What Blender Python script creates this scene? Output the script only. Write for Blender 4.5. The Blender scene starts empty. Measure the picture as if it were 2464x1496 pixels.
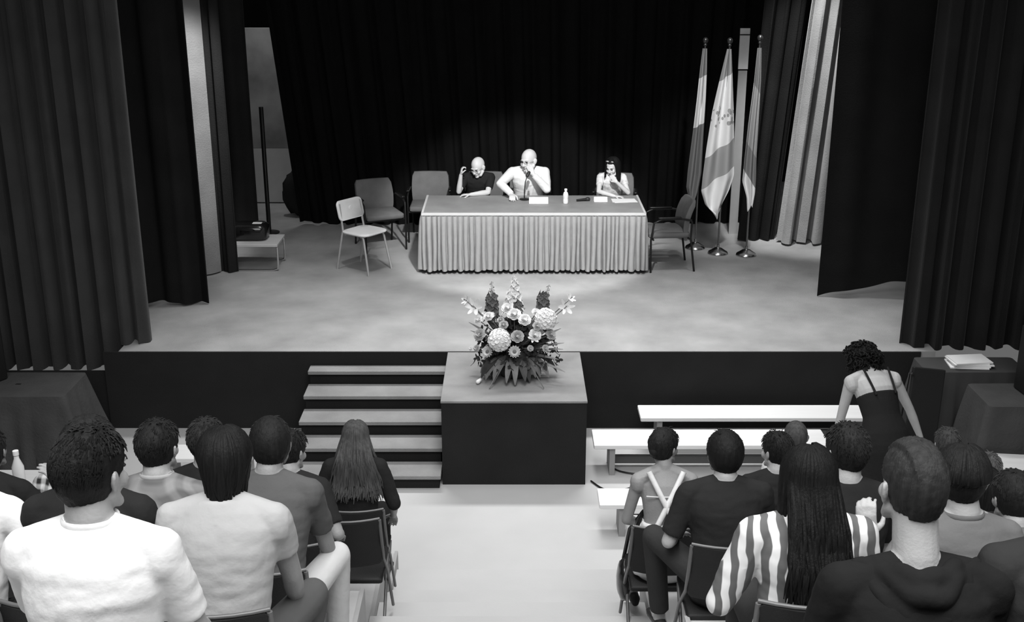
import bpy, bmesh, math, random
from mathutils import Vector, Matrix, Euler, noise
R = random.Random(7)
PI = math.pi
# ---------------------------------------------------------------- camera
F, TH, CH = 2800.0, math.radians(18.35), 4.83      # focal length in px of the 2464 wide frame, pitch, height
CT, ST = math.cos(TH), math.sin(TH)
cam_d = bpy.data.cameras.new('camera'); cam = bpy.data.objects.new('camera', cam_d)
bpy.context.scene.collection.objects.link(cam)
cam.location = (0, 0, CH); cam.rotation_euler = (PI/2 - TH, 0, 0)
cam_d.sensor_width = 36; cam_d.lens = F/2464*36; cam_d.clip_end = 100
cam_d.dof.use_dof = False
bpy.context.scene.camera = cam
sc = bpy.context.scene
sc.view_settings.view_transform = 'Standard'; sc.view_settings.look = 'None'
sc.view_settings.exposure = 0.0; sc.view_settings.gamma = 1; sc.view_settings.use_curve_mapping = False
# ---------------------------------------------------------------- world and lights
w = bpy.data.worlds.new('world'); sc.world = w; w.use_nodes = True
w.node_tree.nodes['Background'].inputs[0].default_value = (1, 1, 1, 1)
w.node_tree.nodes['Background'].inputs[1].default_value = 0.13
def area(name, loc, target, sx, sy, power, spread=PI):
    l = bpy.data.lights.new(name, 'AREA'); l.shape = 'RECTANGLE'; l.size = sx; l.size_y = sy; l.energy = power; l.spread = spread
    o = bpy.data.objects.new(name, l); sc.collection.objects.link(o); o.location = loc
    o.rotation_euler = (Vector(target)-Vector(loc)).to_track_quat('-Z', 'Y').to_euler(); return o
def spot(name, loc, target, power, deg, blend=.3, rad=.12):
    l = bpy.data.lights.new(name, 'SPOT'); l.energy = power; l.spot_size = math.radians(deg); l.spot_blend = blend; l.shadow_soft_size = rad
    o = bpy.data.objects.new(name, l); sc.collection.objects.link(o); o.location = loc
    o.rotation_euler = (Vector(target)-Vector(loc)).to_track_quat('-Z', 'Y').to_euler(); return o
area('house_light', (0, 1.6, 8.2), (0, 4.2, 1), 7, 4, 350, math.radians(120))
area('hall_light', (0.3, 8.0, 7.4), (0.2, 8.0, 0), 5, 1.2, 100, math.radians(110))
area('stage_border_light', (0.4, 12.5, 6.9), (0.4, 10.8, 0.8), 6.4, .5, 92, math.radians(64))
spot('key_spot', (0.4, 8.4, 6.2), (0.15, 13.9, 1.6), 2300, 28, .35, .12)
spot('left_curtain_spot', (-2.7, 12.1, 5.6), (-3.80, 13.5, 2.7), 800, 28, .8)
spot('right_curtain_spot', (2.9, 13.3, 6.6), (3.85, 14.85, 2.6), 1150, 30, .7)
spot('right_floor_spot', (2.4, 12.2, 7.0), (3.0, 13.3, .8), 170, 44, .8)
spot('left_floor_fill', (-2.0, 11.6, 7.0), (-2.3, 13.8, 1.0), 260, 30, .8)  # added fill that lifts the low table, school chair and floor around them
spot('flag_fill', (2.4, 10.9, 7.0), (2.65, 14.7, 2.3), 850, 24, .7)  # extra unseen fill, put in only to brighten the flags
spot('left_board_fill', (-3.3, 16.35, 5.6), (-3.45, 17.3, 2.0), 130, 60, .6)  # unseen fill added above the left board so it reads pale
# ---------------------------------------------------------------- pixel to place
def onz(px, py, z):
    u, v = (px-1232)/F, (py-748)/F
    d = Vector((u, CT - v*ST, -ST - v*CT)); t = (z-CH)/d.z
    return Vector((d.x*t, d.y*t, z))
def ony(px, py, Y):
    u, v = (px-1232)/F, (py-748)/F
    d = Vector((u, CT - v*ST, -ST - v*CT)); t = Y/d.y
    return Vector((d.x*t, Y, CH + d.z*t))
SZ = .82                                            # stage height
# ---------------------------------------------------------------- materials
MATS = {}
def mat(name, g, rough=.8, metal=0, spec=.3, bump=0, bscale=200, var=0, vscale=8, alpha=None, trans=0, stretch=(1,1,1), emit=0, sheen=0):
    if name in MATS: return MATS[name]
    m = bpy.data.materials.new(name); m.use_nodes = True; nt = m.node_tree; b = nt.nodes['Principled BSDF']
    b.inputs['Base Color'].default_value = (g, g, g, 1); b.inputs['Roughness'].default_value = rough
    b.inputs['Metallic'].default_value = metal; b.inputs['Specular IOR Level'].default_value = spec
    if trans: b.inputs['Transmission Weight'].default_value = trans
    if sheen: b.inputs['Sheen Weight'].default_value = sheen
    tc = nt.nodes.new('ShaderNodeTexCoord'); mp = nt.nodes.new('ShaderNodeMapping'); mp.inputs['Scale'].default_value = stretch
    nt.links.new(tc.outputs['Object'], mp.inputs[0])
    n = nt.nodes.new('ShaderNodeTexNoise'); n.inputs['Scale'].default_value = vscale; n.inputs['Detail'].default_value = 6
    nt.links.new(mp.outputs[0], n.inputs['Vector'])
    mr = nt.nodes.new('ShaderNodeMapRange'); mr.inputs[1].default_value = .3; mr.inputs[2].default_value = .7
    v = max(var, .04)
    mr.inputs[3].default_value = g*(1-v); mr.inputs[4].default_value = min(1, g*(1+v))
    nt.links.new(n.outputs[0], mr.inputs[0]); nt.links.new(mr.outputs[0], b.inputs['Base Color'])
    if bump:
        n2 = nt.nodes.new('ShaderNodeTexNoise'); n2.inputs['Scale'].default_value = bscale; n2.inputs['Detail'].default_value = 4
        nt.links.new(mp.outputs[0], n2.inputs['Vector'])
        bp = nt.nodes.new('ShaderNodeBump'); bp.inputs['Strength'].default_value = min(1, bump); bp.inputs['Distance'].default_value = .01
        nt.links.new(n2.outputs[0], bp.inputs['Height']); nt.links.new(bp.outputs[0], b.inputs['Normal'])
    MATS[name] = m; return m
def cloth(g, key=''): return mat('cloth_%03d%s' % (int(g*1000), key), g, .9, 0, .15, .6, 14, .05, 6)
def skin(g): return mat('skin_%03d' % int(g*1000), g, .5, 0, .35, .15, 120, .06, 10)
def hairm(g): return mat('hair_%03d' % int(g*1000), g*.8, .6, 0, .14, .35, 60, .3, 20, stretch=(3, 3, .18))
def stripes(name, a, b_, scale, ang=(0, 0, 0), dist=1.0, cross=False, soft=.08, mid=.5):
    m = bpy.data.materials.new(name); m.use_nodes = True; nt = m.node_tree; b = nt.nodes['Principled BSDF']; b.inputs['Roughness'].default_value = .9
    tc = nt.nodes.new('ShaderNodeTexCoord'); outs = []
    for k in range(2 if cross else 1):
        mp = nt.nodes.new('ShaderNodeMapping'); mp.inputs['Rotation'].default_value = ang if k == 0 else (0, PI/2, 0)
        nt.links.new(tc.outputs['Object'], mp.inputs[0])
        wv = nt.nodes.new('ShaderNodeTexWave'); wv.inputs['Scale'].default_value = scale; wv.inputs['Distortion'].default_value = dist
        wv.inputs['Detail Scale'].default_value = 1.2
        nt.links.new(mp.outputs[0], wv.inputs[0])
        r = nt.nodes.new('ShaderNodeMapRange'); r.inputs[1].default_value = mid-soft; r.inputs[2].default_value = mid+soft; r.clamp = True
        nt.links.new(wv.outputs['Fac'], r.inputs[0]); outs.append(r.outputs[0])
    o = outs[0]
    if cross:
        mm = nt.nodes.new('ShaderNodeMath'); mm.operation = 'ADD'; nt.links.new(outs[0], mm.inputs[0]); nt.links.new(outs[1], mm.inputs[1])
        m2 = nt.nodes.new('ShaderNodeMath'); m2.operation = 'MULTIPLY'; m2.inputs[1].default_value = .5; nt.links.new(mm.outputs[0], m2.inputs[0]); o = m2.outputs[0]
    r = nt.nodes.new('ShaderNodeMapRange'); r.inputs[3].default_value = a; r.inputs[4].default_value = b_
    nt.links.new(o, r.inputs[0]); nt.links.new(r.outputs[0], b.inputs['Base Color']); return m
# ---------------------------------------------------------------- mesh kit
COL = sc.collection
def frame(d):
    d = d.normalized(); a = Vector((0, 0, 1)) if abs(d.z) < .9 else Vector((0, 1, 0))
    x = d.cross(a).normalized(); return x, x.cross(d).normalized()
class MB:
    def __init__(s): s.v = []; s.f = []; s.M = None
    def add(s, p): s.v.append(tuple(s.M @ Vector(p)) if s.M else tuple(p)); return len(s.v)-1
    def rings(s, rs, cap=True, closed=True):
        n = len(rs[0]); base = len(s.v)
        for r in rs:
            for p in r: s.add(p)
        for i in range(len(rs)-1):
            for j in range(n if closed else n-1):
                a = base+i*n+j; b = base+i*n+(j+1) % n
                s.f.append((a, b, b+n, a+n))
        if cap:
            s.f.append(tuple(base+j for j in range(n))[::-1]); s.f.append(tuple(base+(len(rs)-1)*n+j for j in range(n)))
    def tube(s, pts, rad, seg=8, flat=1.0, cap=True):
        pts = [Vector(p) for p in pts]; rs = []; m = len(pts); px = None
        for i, p in enumerate(pts):
            d = (pts[min(i+1, m-1)]-pts[max(i-1, 0)])
            if d.length < 1e-9: d = Vector((0, 0, 1))
            d.normalize()
            if px is None: x, y = frame(d)
            else:
                x = (px - d*px.dot(d)); x = x.normalized() if x.length > 1e-6 else frame(d)[0]; y = d.cross(x)*-1
                y = x.cross(d)
            px = x
            r = rad[i] if hasattr(rad, '__len__') else rad
            rs.append([p + x*(math.cos(2*PI*j/seg)*r) + y*(math.sin(2*PI*j/seg)*r*flat) for j in range(seg)])
        s.rings(rs, cap)
    def cap(s, p, q, r1, r2, seg=12):
        p, q = Vector(p), Vector(q); d = (q-p)
        if d.length < 1e-6: d = Vector((0, 0, 1e-4))
        dn = d.normalized(); pts = []; rr = []
        for k in (0, 1, 2, 3): a = PI/2*(k/3.); pts.append(p-dn*r1*math.cos(a)); rr.append(max(r1*math.sin(a), r1*.04))
        for k in (3, 2, 1, 0): a = PI/2*(k/3.); pts.append(q+dn*r2*math.cos(a)); rr.append(max(r2*math.sin(a), r2*.04))
        s.tube(pts, rr, seg)
    def ell(s, c, r, rot=None, seg=16, nr=10, fn=None):
        c = Vector(c); rs = []
        for i in range(nr+1):
            th = PI*i/nr; th = min(max(th, .02), PI-.02); ring = []
            for j in range(seg):
                ph = 2*PI*j/seg; d = Vector((math.sin(th)*math.cos(ph), math.sin(th)*math.sin(ph), math.cos(th)))
                p = Vector((d.x*r[0], d.y*r[1], d.z*r[2]))
                if fn: p = fn(d, p)
                if rot: p = rot @ p
                ring.append(c+p)
            rs.append(ring)
        s.rings(rs[::-1], True)
    def box(s, c, d, rot=None, bev=0):
        c = Vector(c); hx, hy, hz = d[0]/2, d[1]/2, d[2]/2; b = min(bev, hx*.9, hy*.9, hz*.9)
        def ring(z, k):
            out = []
            if b > 0:
                X, Y = hx-k, hy-k
                for sx, sy in ((1, 1), (-1, 1), (-1, -1), (1, -1)):
                    a0 = {(1, 1): 0, (-1, 1): PI/2, (-1, -1): PI, (1, -1): 1.5*PI}[(sx, sy)]
                    for t in (0, .5, 1):
                        a = a0+t*PI/2; out.append(Vector((sx*(X-b)+math.cos(a)*b, sy*(Y-b)+math.sin(a)*b, z)))
            else:
                out = [Vector((hx, hy, z)), Vector((-hx, hy, z)), Vector((-hx, -hy, z)), Vector((hx, -hy, z))]
            return [c+((rot @ p) if rot else p) for p in out]
        if b > 0: s.rings([ring(-hz, b*.5), ring(-hz+b*.5, 0), ring(hz-b*.5, 0), ring(hz, b*.5)])
        else: s.rings([ring(-hz, 0), ring(hz, 0)])
    def lathe(s, c, prof, seg=24):
        c = Vector(c); s.rings([[c+Vector((r*math.cos(2*PI*j/seg), r*math.sin(2*PI*j/seg), z)) for j in range(seg)] for r, z in prof])
    def grid(s, fn, nu, nv, closed=False):
        base = len(s.v)
        for i in range(nv+1):
            for j in range(nu+1): s.add(fn(j/nu, i/nv))
        for i in range(nv):
            for j in range(nu):
                a = base+i*(nu+1)+j; s.f.append((a, a+1, a+nu+2, a+nu+1))
    def build(s, name, m, parent=None, smooth=True, remesh=0, it=2, sol=0, fn=None):
        me = bpy.data.meshes.new(name); me.from_pydata(s.v, [], s.f); me.update()
        o = bpy.data.objects.new(name, me); COL.objects.link(o)
        if remesh or sol:
            if remesh:
                md = o.modifiers.new('r', 'REMESH'); md.mode = 'VOXEL'; md.voxel_size = remesh; md.use_smooth_shade = True
                if it: ms = o.modifiers.new('s', 'SMOOTH'); ms.factor = .5; ms.iterations = it
            if sol: ms = o.modifiers.new('t', 'SOLIDIFY'); ms.thickness = sol; ms.offset = 0
            dg = bpy.context.evaluated_depsgraph_get()
            nm = bpy.data.meshes.new_from_object(o.evaluated_get(dg)); nm.name = name
            o.modifiers.clear(); o.data = nm; bpy.data.meshes.remove(me); me = nm
        if fn:
            for v in me.vertices: v.co = fn(v.co.copy())
        bm = bmesh.new(); bm.from_mesh(me)
        if not remesh: bmesh.ops.recalc_face_normals(bm, faces=bm.faces)
        bm.to_mesh(me); bm.free()
        me.materials.clear(); me.materials.append(m)
        for p in me.polygons: p.use_smooth = smooth
        if smooth and not remesh:
            try: me.set_sharp_from_angle(angle=math.radians(50))
            except Exception: pass
        if parent: o.parent = parent
        return o
def thing(name, label, cat, loc=(0, 0, 0), rz=0, group=None):
    o = bpy.data.objects.new(name, None); COL.objects.link(o); o.location = loc; o.rotation_euler = (0, 0, rz); o.empty_display_size = .1
    o['label'] = label; o['category'] = cat
    if group: o['group'] = group
    return o
def tag(o, label, cat, group=None):
    o['label'] = label; o['category'] = cat
    if group: o['group'] = group
    return o
def struct(o): o['kind'] = 'structure'; return o
def kids(o): return [c for c in bpy.data.objects if c.parent == o]
def dup(root, loc, rz, label, group=None):
    r = root.copy(); COL.objects.link(r); r.location = loc; r.rotation_euler = (0, 0, rz); r['label'] = label
    if group: r['group'] = group
    for ch in kids(root):
        c = ch.copy(); COL.objects.link(c); c.parent = r
        for g in kids(ch): d = g.copy(); COL.objects.link(d); d.parent = c
    return r
# ================================================================ the setting
floor_m = mat('hall_floor', .50, .45, 0, .4, .1, 60, .06, 1.2)
tier_m = mat('tier_floor', .52, .5, 0, .4, .1, 50, .07, 2)
tside_m = mat('tier_side', .42, .6, 0, .3, .1, 50, .1, 4)
carpet = mat('stage_carpet', .42, 1, 0, .05, .8, 260, .16, 2.2)
black_face = mat('stage_face', .022, .9, 0, .1, .3, 120, .1, 3)
b = MB(); b.box((0, 4.5, -.1), (18, 15, .2)); struct(b.build('floor', floor_m, smooth=False))
b = MB(); b.box((0, 15.25, SZ-.03), (16, 7.5, .06)); b.box((.15, 11.16, SZ-.03), (8.1, .68, .06)); struct(b.build('stage_floor', carpet, smooth=False))
b = MB(); b.box((0, 10.81, SZ/2-.001), (8.1, .02, SZ-.002)); b.box((0, 10.85, .3), (16, .04, .6));  struct(b.build('wall_stage_front', black_face, smooth=False))
b = MB(); b.box((0, 18.9, 2.6), (18, .1, 5.2)); struct(b.build('wall_back', mat('back_wall', .015, .95, 0, .1), smooth=False))
b = MB(); b.box((-7.6, 9, 2.6), (.1, 20, 5.2)); struct(b.build('wall_left', mat('side_wall', .03, .9, 0, .1), smooth=False))
b = MB(); b.box((7.6, 9, 2.6), (.1, 20, 5.2)); struct(b.build('wall_right', mat('side_wall', .03, .9, 0, .1), smooth=False))
ROWY = [7.30-.925*k for k in range(7)]; TIER = [.25+.41*k for k in range(7)]
AX = .90
for s, side in ((-1, 'left'), (1, 'right')):
    for k in range(7):
        y1 = ROWY[k]+.60; y0 = y1-.925 if k < 6 else y1-2
        b = MB(); x0, x1 = s*AX, s*6.5
        b.box(((x0+x1)/2, (y0+y1)/2, TIER[k]/2), (abs(x1-x0), y1-y0, TIER[k]))
        struct(b.build('floor_tier', tier_m, smooth=False))
        # pale side board of the tier facing the aisle
        b = MB(); b.box((s*(AX-.012), (y0+y1)/2, TIER[k]/2+.01), (.024, y1-y0, TIER[k]+.02)); struct(b.build('trim_tier', tside_m, smooth=False))
# aisle stair
for k in range(11):
    y1 = 7.75-.52*k if k else 7.75; z = .2+.2*k
    y1 = 7.75 if k == 0 else 7.14-.47*(k-1)
    y0 = (7.14-.47*k)
    if k == 10: y0 = y1-2.5
    b = MB(); b.box((0, (y0+y1)/2, z/2), (2*AX-.05, y1-y0, z), bev=.006); struct(b.build('stair_aisle', floor_m, smooth=False))
# stage stairs: dark risers, grey carpeted treads
tread_m = mat('tread_carpet', .30, 1, 0, .05, .8, 240, .15, 3)
edges = [10.63, 10.33, 10.03, 9.74, 9.45]
st = thing('stage_stairs', 'flight of carpeted steps up to the stage with dark risers left of the flower box', 'stairs', (-1.32, 9.45, 0))
prev = 10.785
for i, y in enumerate(edges):
    z = SZ-(i+1)*SZ/6
    b = MB(); b.box((0, (y+prev)/2-9.45, z-.018), (1.36, prev-y+.012, .036), bev=.006); b.build('tread', tread_m, st, False)
    b = MB(); b.box((0, (y+.03+prev)/2-9.45, (z-.036)/2), (1.33, prev-y-.03, z-.036)); b.build('riser', black_face, st, False)
    prev = y
# pedestal
ped = thing('pedestal_box', 'large dark square block in front of the stage carrying the flowers', 'pedestal', (.018, 10.17, 0))
b = MB(); b.box((0, 0, (SZ-.02)/2), (1.296, 1.24, SZ-.02)); b.build('body', black_face, ped, False)
b = MB(); b.box((0, 0, SZ-.01), (1.306, 1.25, .02), bev=.004); b.build('top', mat('pedestal_top_lit', .27, .95, 0, .1, .6, 200, .15, 3), ped, False)  # same material as the body; overhead light is put into the paler colour
# ---------------------------------------------------------------- curtains
def curtain(label, A, B, z0, z1, m, pleats, amp, dx_top=(0, 0), hem=None, seed=1, gather=0.0, n=None, name='curtain', kink=None):
    rr = random.Random(seed); A, B = Vector(A), Vector(B); L = (B-A).length; d = (B-A).normalized(); nrm = Vector((-d.y, d.x))
    ph = [rr.uniform(0, 6.28) for _ in range(6)]; n = n or int(pleats*14)
    def fn(u, v):
        z0_ = z0 + (hem(u) if hem else 0); z = z0_+(z1-z0_)*v
        f = (math.sin(2*PI*pleats*u+ph[0]+.8*math.sin(v*2+ph[4]))+.45*math.sin(2*PI*pleats*1.73*u+ph[1]+.5*v)+.35*math.sin(2*PI*pleats*.37*u+ph[2]))
        f = math.copysign(abs(f)**.8, f)*amp*(.75+.35*(1-v))
        a = A + d*(dx_top[0]*v); bb = B + d*(dx_top[1]*v)
        p = a.lerp(bb, u) + nrm*f + d*(.25*amp*math.sin(2*PI*pleats*2*u+ph[3]))
        return (p.x, p.y, z)
    b = MB(); b.grid(fn, n, 40)
    return tag(b.build(name, m, sol=.012), label, 'curtain')
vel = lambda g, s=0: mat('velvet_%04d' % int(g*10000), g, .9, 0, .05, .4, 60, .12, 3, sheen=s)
curtain('wide grey pleated front curtain hanging at the left edge of the stage', (-7.4, 10.98), (-3.66, 11.10), .55, 5.1, vel(.050, .12), 21, .07, dx_top=(0, -.0), seed=3, hem=lambda u: .27*min(1, max(0, (u-.90)/.03)))
curtain('black side curtain just behind the left front curtain, hem lifted off the floor', (-4.9, 12.15), (-3.37, 12.32), SZ+.015, 5.1, vel(.016), 4, .05, seed=5, hem=lambda u: .05*math.sin(PI*max(0, min(1, (u-.1)/.8))), )
curtain('pale side curtain at stage left, one lit fold showing beside its part made black for shade', (-5.0, 13.50), (-3.55, 13.52), SZ+.02, 5.1, vel(.26, .1), 2.6, .075, dx_top=(-.1, -.0), seed=12)
curtain('shaded right part of the pale side curtain at stage left, made as a narrow black curtain', (-3.58, 13.62), (-3.33, 13.56), SZ+.015, 5.1, vel(.022), 1.6, .03, dx_top=(0, .0), seed=19)  # belongs to the pale curtain; the shade on its right side is coloured black
curtain('dark grey narrow side curtain behind the low chrome table', (-4.6, 15.15), (-3.38, 15.10), SZ+.02, 5.1, vel(.028), 4, .02, seed=9)
curtain('wide black backdrop curtain behind the speakers table', (-2.98, 15.95), (3.3, 16.05), SZ+.01, 5.1, vel(.0085), 26, .04, dx_top=(-.42, .2), seed=2, hem=lambda u: .04*max(0, 1-u*12))
curtain('narrow black pleated curtain right behind the flagpoles', (3.02, 15.05), (3.52, 15.12), SZ+.02, 5.1, vel(.016), 3.2, .05, dx_top=(.22, .32), seed=21)
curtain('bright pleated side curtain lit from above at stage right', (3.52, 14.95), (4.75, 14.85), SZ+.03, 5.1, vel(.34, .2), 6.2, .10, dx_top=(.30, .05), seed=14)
curtain('black flat side curtain at stage right with raised wavy hem', (3.47, 12.58), (5.3, 12.45), SZ+.01, 5.1, vel(.014), 3, .02, seed=8, hem=lambda u: .19*min(1, u/.42)+.018*math.sin(u*16))
curtain('wide black pleated front curtain hanging at the right edge of the stage', (3.93, 10.98), (7.4, 11.0), .80, 5.1, vel(.018, .1), 17, .06, dx_top=(-.0, 0), seed=31)
# pale boards glimpsed beside the backdrop
t = thing('scenery_flat', 'tall pale board standing behind the left end of the black backdrop', 'board', (-3.5, 17.3, SZ))
b = MB(); b.box((0, 0, 1.72), (1.1, .05, 1.75)); b.build('upper_panel', mat('flat_grey', .30, .8, var=.5, vscale=1.5), t, False)
b = MB(); b.box((0, 0, .43), (1.1, .05, .82)); b.build('lower_panel', mat('flat_pale', .55, .8), t, False)
t = thing('scenery_flat', 'narrow white board standing between backdrop and right curtains', 'board', (3.02, 15.45, SZ))
b = MB(); b.box((0, 0, 2.48), (.125, .03, .52)); b.build('upper_panel', mat('flat_white', .85, .8), t, False)
b = MB(); b.box((0, 0, 1.10), (.115, .03, 2.20)); b.build('lower_panel', mat('flat_mid', .40, .8), t, False)
b = MB(); b.box((0, -.016, 2.66), (.13, .02, .012)); b.build('joint', vel(.02), t, False)
# ================================================================ stage furniture
chair_g = mat('chair_fabric', .18, .95, 0, .1, .5, 200, .1, 8)
blackm = mat('black_metal', .012, .35, 0, .4)
def make_armchair(label):
    t = thing('armchair', label, 'chair', group=None)
    b = MB()
    def seat(u, v): pass
    b.box((0, .02, .455), (.50, .50, .07), bev=.03); b.build('seat', chair_g, t)
    b = MB(); rs = []
    for i in range(9):
        q = i/8; z = .47+q*.385; y = -.21-.09*q+.03*math.sin(q*PI); wv = .235+.012*math.sin(q*PI)-(.02 if i == 8 else 0); th = .032 if 0 < i < 8 else .018
        rs.append([Vector((x*wv, y+yy*th-.03*(abs(x))**2*-1, z)) for x, yy in ((-1, -1), (-.5, -1), (0, -1), (.5, -1), (1, -1), (1.03, 0), (1, 1), (.5, 1), (0, 1), (-.5, 1), (-1, 1), (-1.03, 0))])
    b.rings(rs); b.build('backrest', chair_g, t)
    for s in (-1, 1):
        b = MB(); b.tube([(s*.27, .24, 0), (s*.27, .25, .4), (s*.275, .22, .62), (s*.275, .12, .665), (s*.275, -.12, .665), (s*.265, -.24, .64)], .013, 8); b.build('armrest_frame', blackm, t)
        b = MB(); b.box((s*.275, .03, .68), (.045, .28, .022), bev=.009); b.build('armrest', blackm, t)
        b = MB(); b.tube([(s*.25, -.30, 0), (s*.25, -.24, .42), (s*.24, -.25, .62)], .013, 8); b.build('leg', blackm, t)
    b = MB(); b.tube([(-.27, .22, .41), (.27, .22, .41)], .012, 8); b.build('seat_rail', blackm, t)
    b = MB(); b.tube([(-.25, -.22, .41), (.25, -.22, .41)], .012, 8); b.build('seat_rail', blackm, t)
    return t
ac = make_armchair('empty grey armchair angled behind the white school chair')
ac.location = (-1.72, 14.75, SZ); ac.rotation_euler = (0, 0, PI+.42)
AG = 'grey armchairs on the stage'; ac['group'] = AG
dup(ac, (-1.10, 15.22, SZ), PI, 'empty grey armchair behind the left corner of the table', AG)
dup(ac, (-.36, 15.2, SZ), PI, 'grey armchair under the bald man in the black polo shirt', AG)
dup(ac, (.22, 15.15, SZ), PI, 'grey armchair under the man in the white jacket', AG)
dup(ac, (1.36, 15.12, SZ), PI-.1, 'grey armchair under the dark-haired woman at the table', AG)
dup(ac, (1.90, 13.85, SZ), PI/2+.08, 'empty grey armchair turned sideways at the right end of the table', AG)
# white school chair
white_p = mat('white_laminate', .93, .4, 0, .4); pale_metal = mat('pale_metal', .55, .35, .3, .5)
t = thing('school_chair', 'white school chair with pale tube legs standing alone left of the table', 'chair', (-1.79, 13.72, SZ), -PI/2-.64)
t.rotation_euler = (0, 0, math.atan2(-.6, .8)-PI/2); t.scale = (1.07,)*3
b = MB(); b.grid(lambda u, v: ((u-.5)*.40*(1-.10*(1-v)), (v-.5)*.40, .455-.012*math.cos((u-.5)*PI)+(-.02*max(0, v-.8)/.2)), 12, 12)
b2 = MB()
def rr_outline(w_, d_, r_, n=6):
    out = []
    for cx, cy, a0 in ((w_/2-r_, d_/2-r_, 0), (-w_/2+r_, d_/2-r_, PI/2), (-w_/2+r_, -d_/2+r_, PI), (w_/2-r_, -d_/2+r_, 1.5*PI)):
        for k in range(n+1): a = a0+k/n*PI/2; out.append((cx+math.cos(a)*r_, cy+math.sin(a)*r_))
    return out
ol = rr_outline(.41, .40, .09)
b2.rings([[Vector((x*s_, y*s_, z)) for x, y in ol] for s_, z in ((.97, .440), (1, .447), (1, .455), (.97, .462), (.6, .457))]); b2.build('seat', white_p, t)
b3 = MB(); ol = rr_outline(.40, .22, .05)
b3.rings([[Vector((x*s_, -.20-.05*(y+.11)/.22+yy+.28*x*x*1.0, .68+y)) for x, y in ol] for s_, yy in ((.96, -.012), (1, -.006), (1, .006), (.96, .012))]); b3.build('backrest', white_p, t)
b4 = MB(); b4.ell((0, -.208, .69), (.028, .006, .032)); b4.build('label_disc', mat('paper', .95, .6), t)
for s in (-1, 1):
    b = MB(); b.tube([(s*.19, -.27, 0), (s*.175, -.19, .40), (s*.17, -.175, .46), (s*.165, -.19, .55), (s*.16, -.225, .76)], .0125, 8); b.build('rear_leg', pale_metal, t)
    b = MB(); b.tube([(s*.19, .22, 0), (s*.165, .14, .40), (s*.16, .12, .435), (s*.165, -.17, .435)], .0125, 8); b.build('front_leg', pale_metal, t)
for yy in (.10, -.15): b = MB(); b.tube([(-.165, yy, .42), (.165, yy, .42)], .010, 8); b.build('stretcher', pale_metal, t)
# speakers table
TX0, TX1, TY0, TY1, TZ = -1.083, 1.60, 13.52, 14.50, SZ+.75
t = thing('speakers_table', 'long speakers table with pleated pale skirt and grey top on the stage', 'table', ((TX0+TX1)/2, (TY0+TY1)/2, SZ))
L, D = TX1-TX0, TY1-TY0
b = MB(); b.box((0, 0, .732), (L-.02, D-.02, .036), bev=.005); b.build('tabletop', mat('table_top', .30, .55, 0, .35, .2, 100, .1, 4), t, False)
trimm = mat('table_trim', .62, .6)
b = MB()
for s in (-1, 1): b.box((s*(L/2-.012), 0, .737), (.026, D, .034), bev=.004)
b.box((0, -D/2+.008, .737), (L, .018, .034), bev=.004); b.build('edge_trim', trimm, t, False)
path = [(-L/2, D/2), (-L/2, -D/2), (L/2, -D/2), (L/2, D/2)]; seglen = [D, L, D]; tot = sum(seglen); rs_ = random.Random(4)
NP = 74; bounds = [0]
for i in range(NP): bounds.append(bounds[-1]+rs_.choice([.7, .9, 1, 1, 1.1, 1.3, 1.0, .8]))
bounds = [x/bounds[-1]*tot for x in bounds]; depths = [rs_.uniform(.8, 1.25) for _ in range(NP)]
def skirt(u, v):
    s_ = u*tot; q = min(max(s_, 0), tot-1e-6); i = 0
    k = next(j for j in range(NP) if q < bounds[j+1]+1e-9); ph = (q-bounds[k])/(bounds[k+1]-bounds[k])
    while q > seglen[i]: q -= seglen[i]; i += 1
    a, c = Vector(path[i]), Vector(path[i+1]); d = (c-a).normalized(); n = Vector((d.y, -d.x)); base = a+d*q
    fold = math.sqrt(max(0, 1-(abs(2*ph-1)/.88)**2))*.062*depths[k]*(.30+.70*(1-v)**.5) - .012
    base = base + n*fold + d*(.006*math.sin(k*1.7+5*(1-v))*(1-v))
    return (base.x, base.y, .05+.012*math.sin(k*2.1)*(1-v)+v*(.715-.05))
b = MB(); b.grid(skirt, NP*9, 12); b.build('skirt', mat('skirt_cloth', .36, .9, 0, .15, .3, 120, .05, 10), t, sol=.004)
for sx in (-1, 1):
    for sy in (-1, 1): b = MB(); b.tube([(sx*(L/2-.12), sy*(D/2-.12), 0), (sx*(L/2-.12), sy*(D/2-.12), .715)], .018, 8); b.build('leg', blackm, t)
# things on the table
def tp(px, py): p = onz(px, py, TZ+.001); return p
paper = mat('paper', .95, .6)
p = tp(1296, 488); t = thing('name_card', 'white folded name card before the man in the white jacket', 'card', p, 0, 'name cards on the speakers table')
for s in (-1, 1):
    b = MB(); b.box((0, s*.022, .036), (.235, .002, .085), rot=Matrix.Rotation(s*.5, 3, 'X')); b.build('panel', paper, t, False)
p = tp(1445, 484); t = thing('name_card', 'small white name card right of the lying microphone', 'card', p, .03, 'name cards on the speakers table')
for s in (-1, 1):
    b = MB(); b.box((0, s*.018, .028), (.165, .002, .066), rot=Matrix.Rotation(s*.5, 3, 'X')); b.build('panel', paper, t, False)
for j in range(2):
    p = tp(1503-3*j, 483); b = MB(); b.box((0, 0, .0015+.003*j), (.29, .20, .002), rot=Matrix.Rotation(.12-.10*j, 3, 'Z'))
    o = b.build('paper_sheet', paper, None, False); o.location = p; tag(o, ['lower sheet of white paper before the woman at the table', 'upper sheet of white paper before the woman at the table'][j], 'paper', 'white paper sheets before the woman')
p = tp(1361, 489); t = thing('water_bottle', 'small clear water bottle with white cap standing on the table', 'bottle', p)
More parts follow.
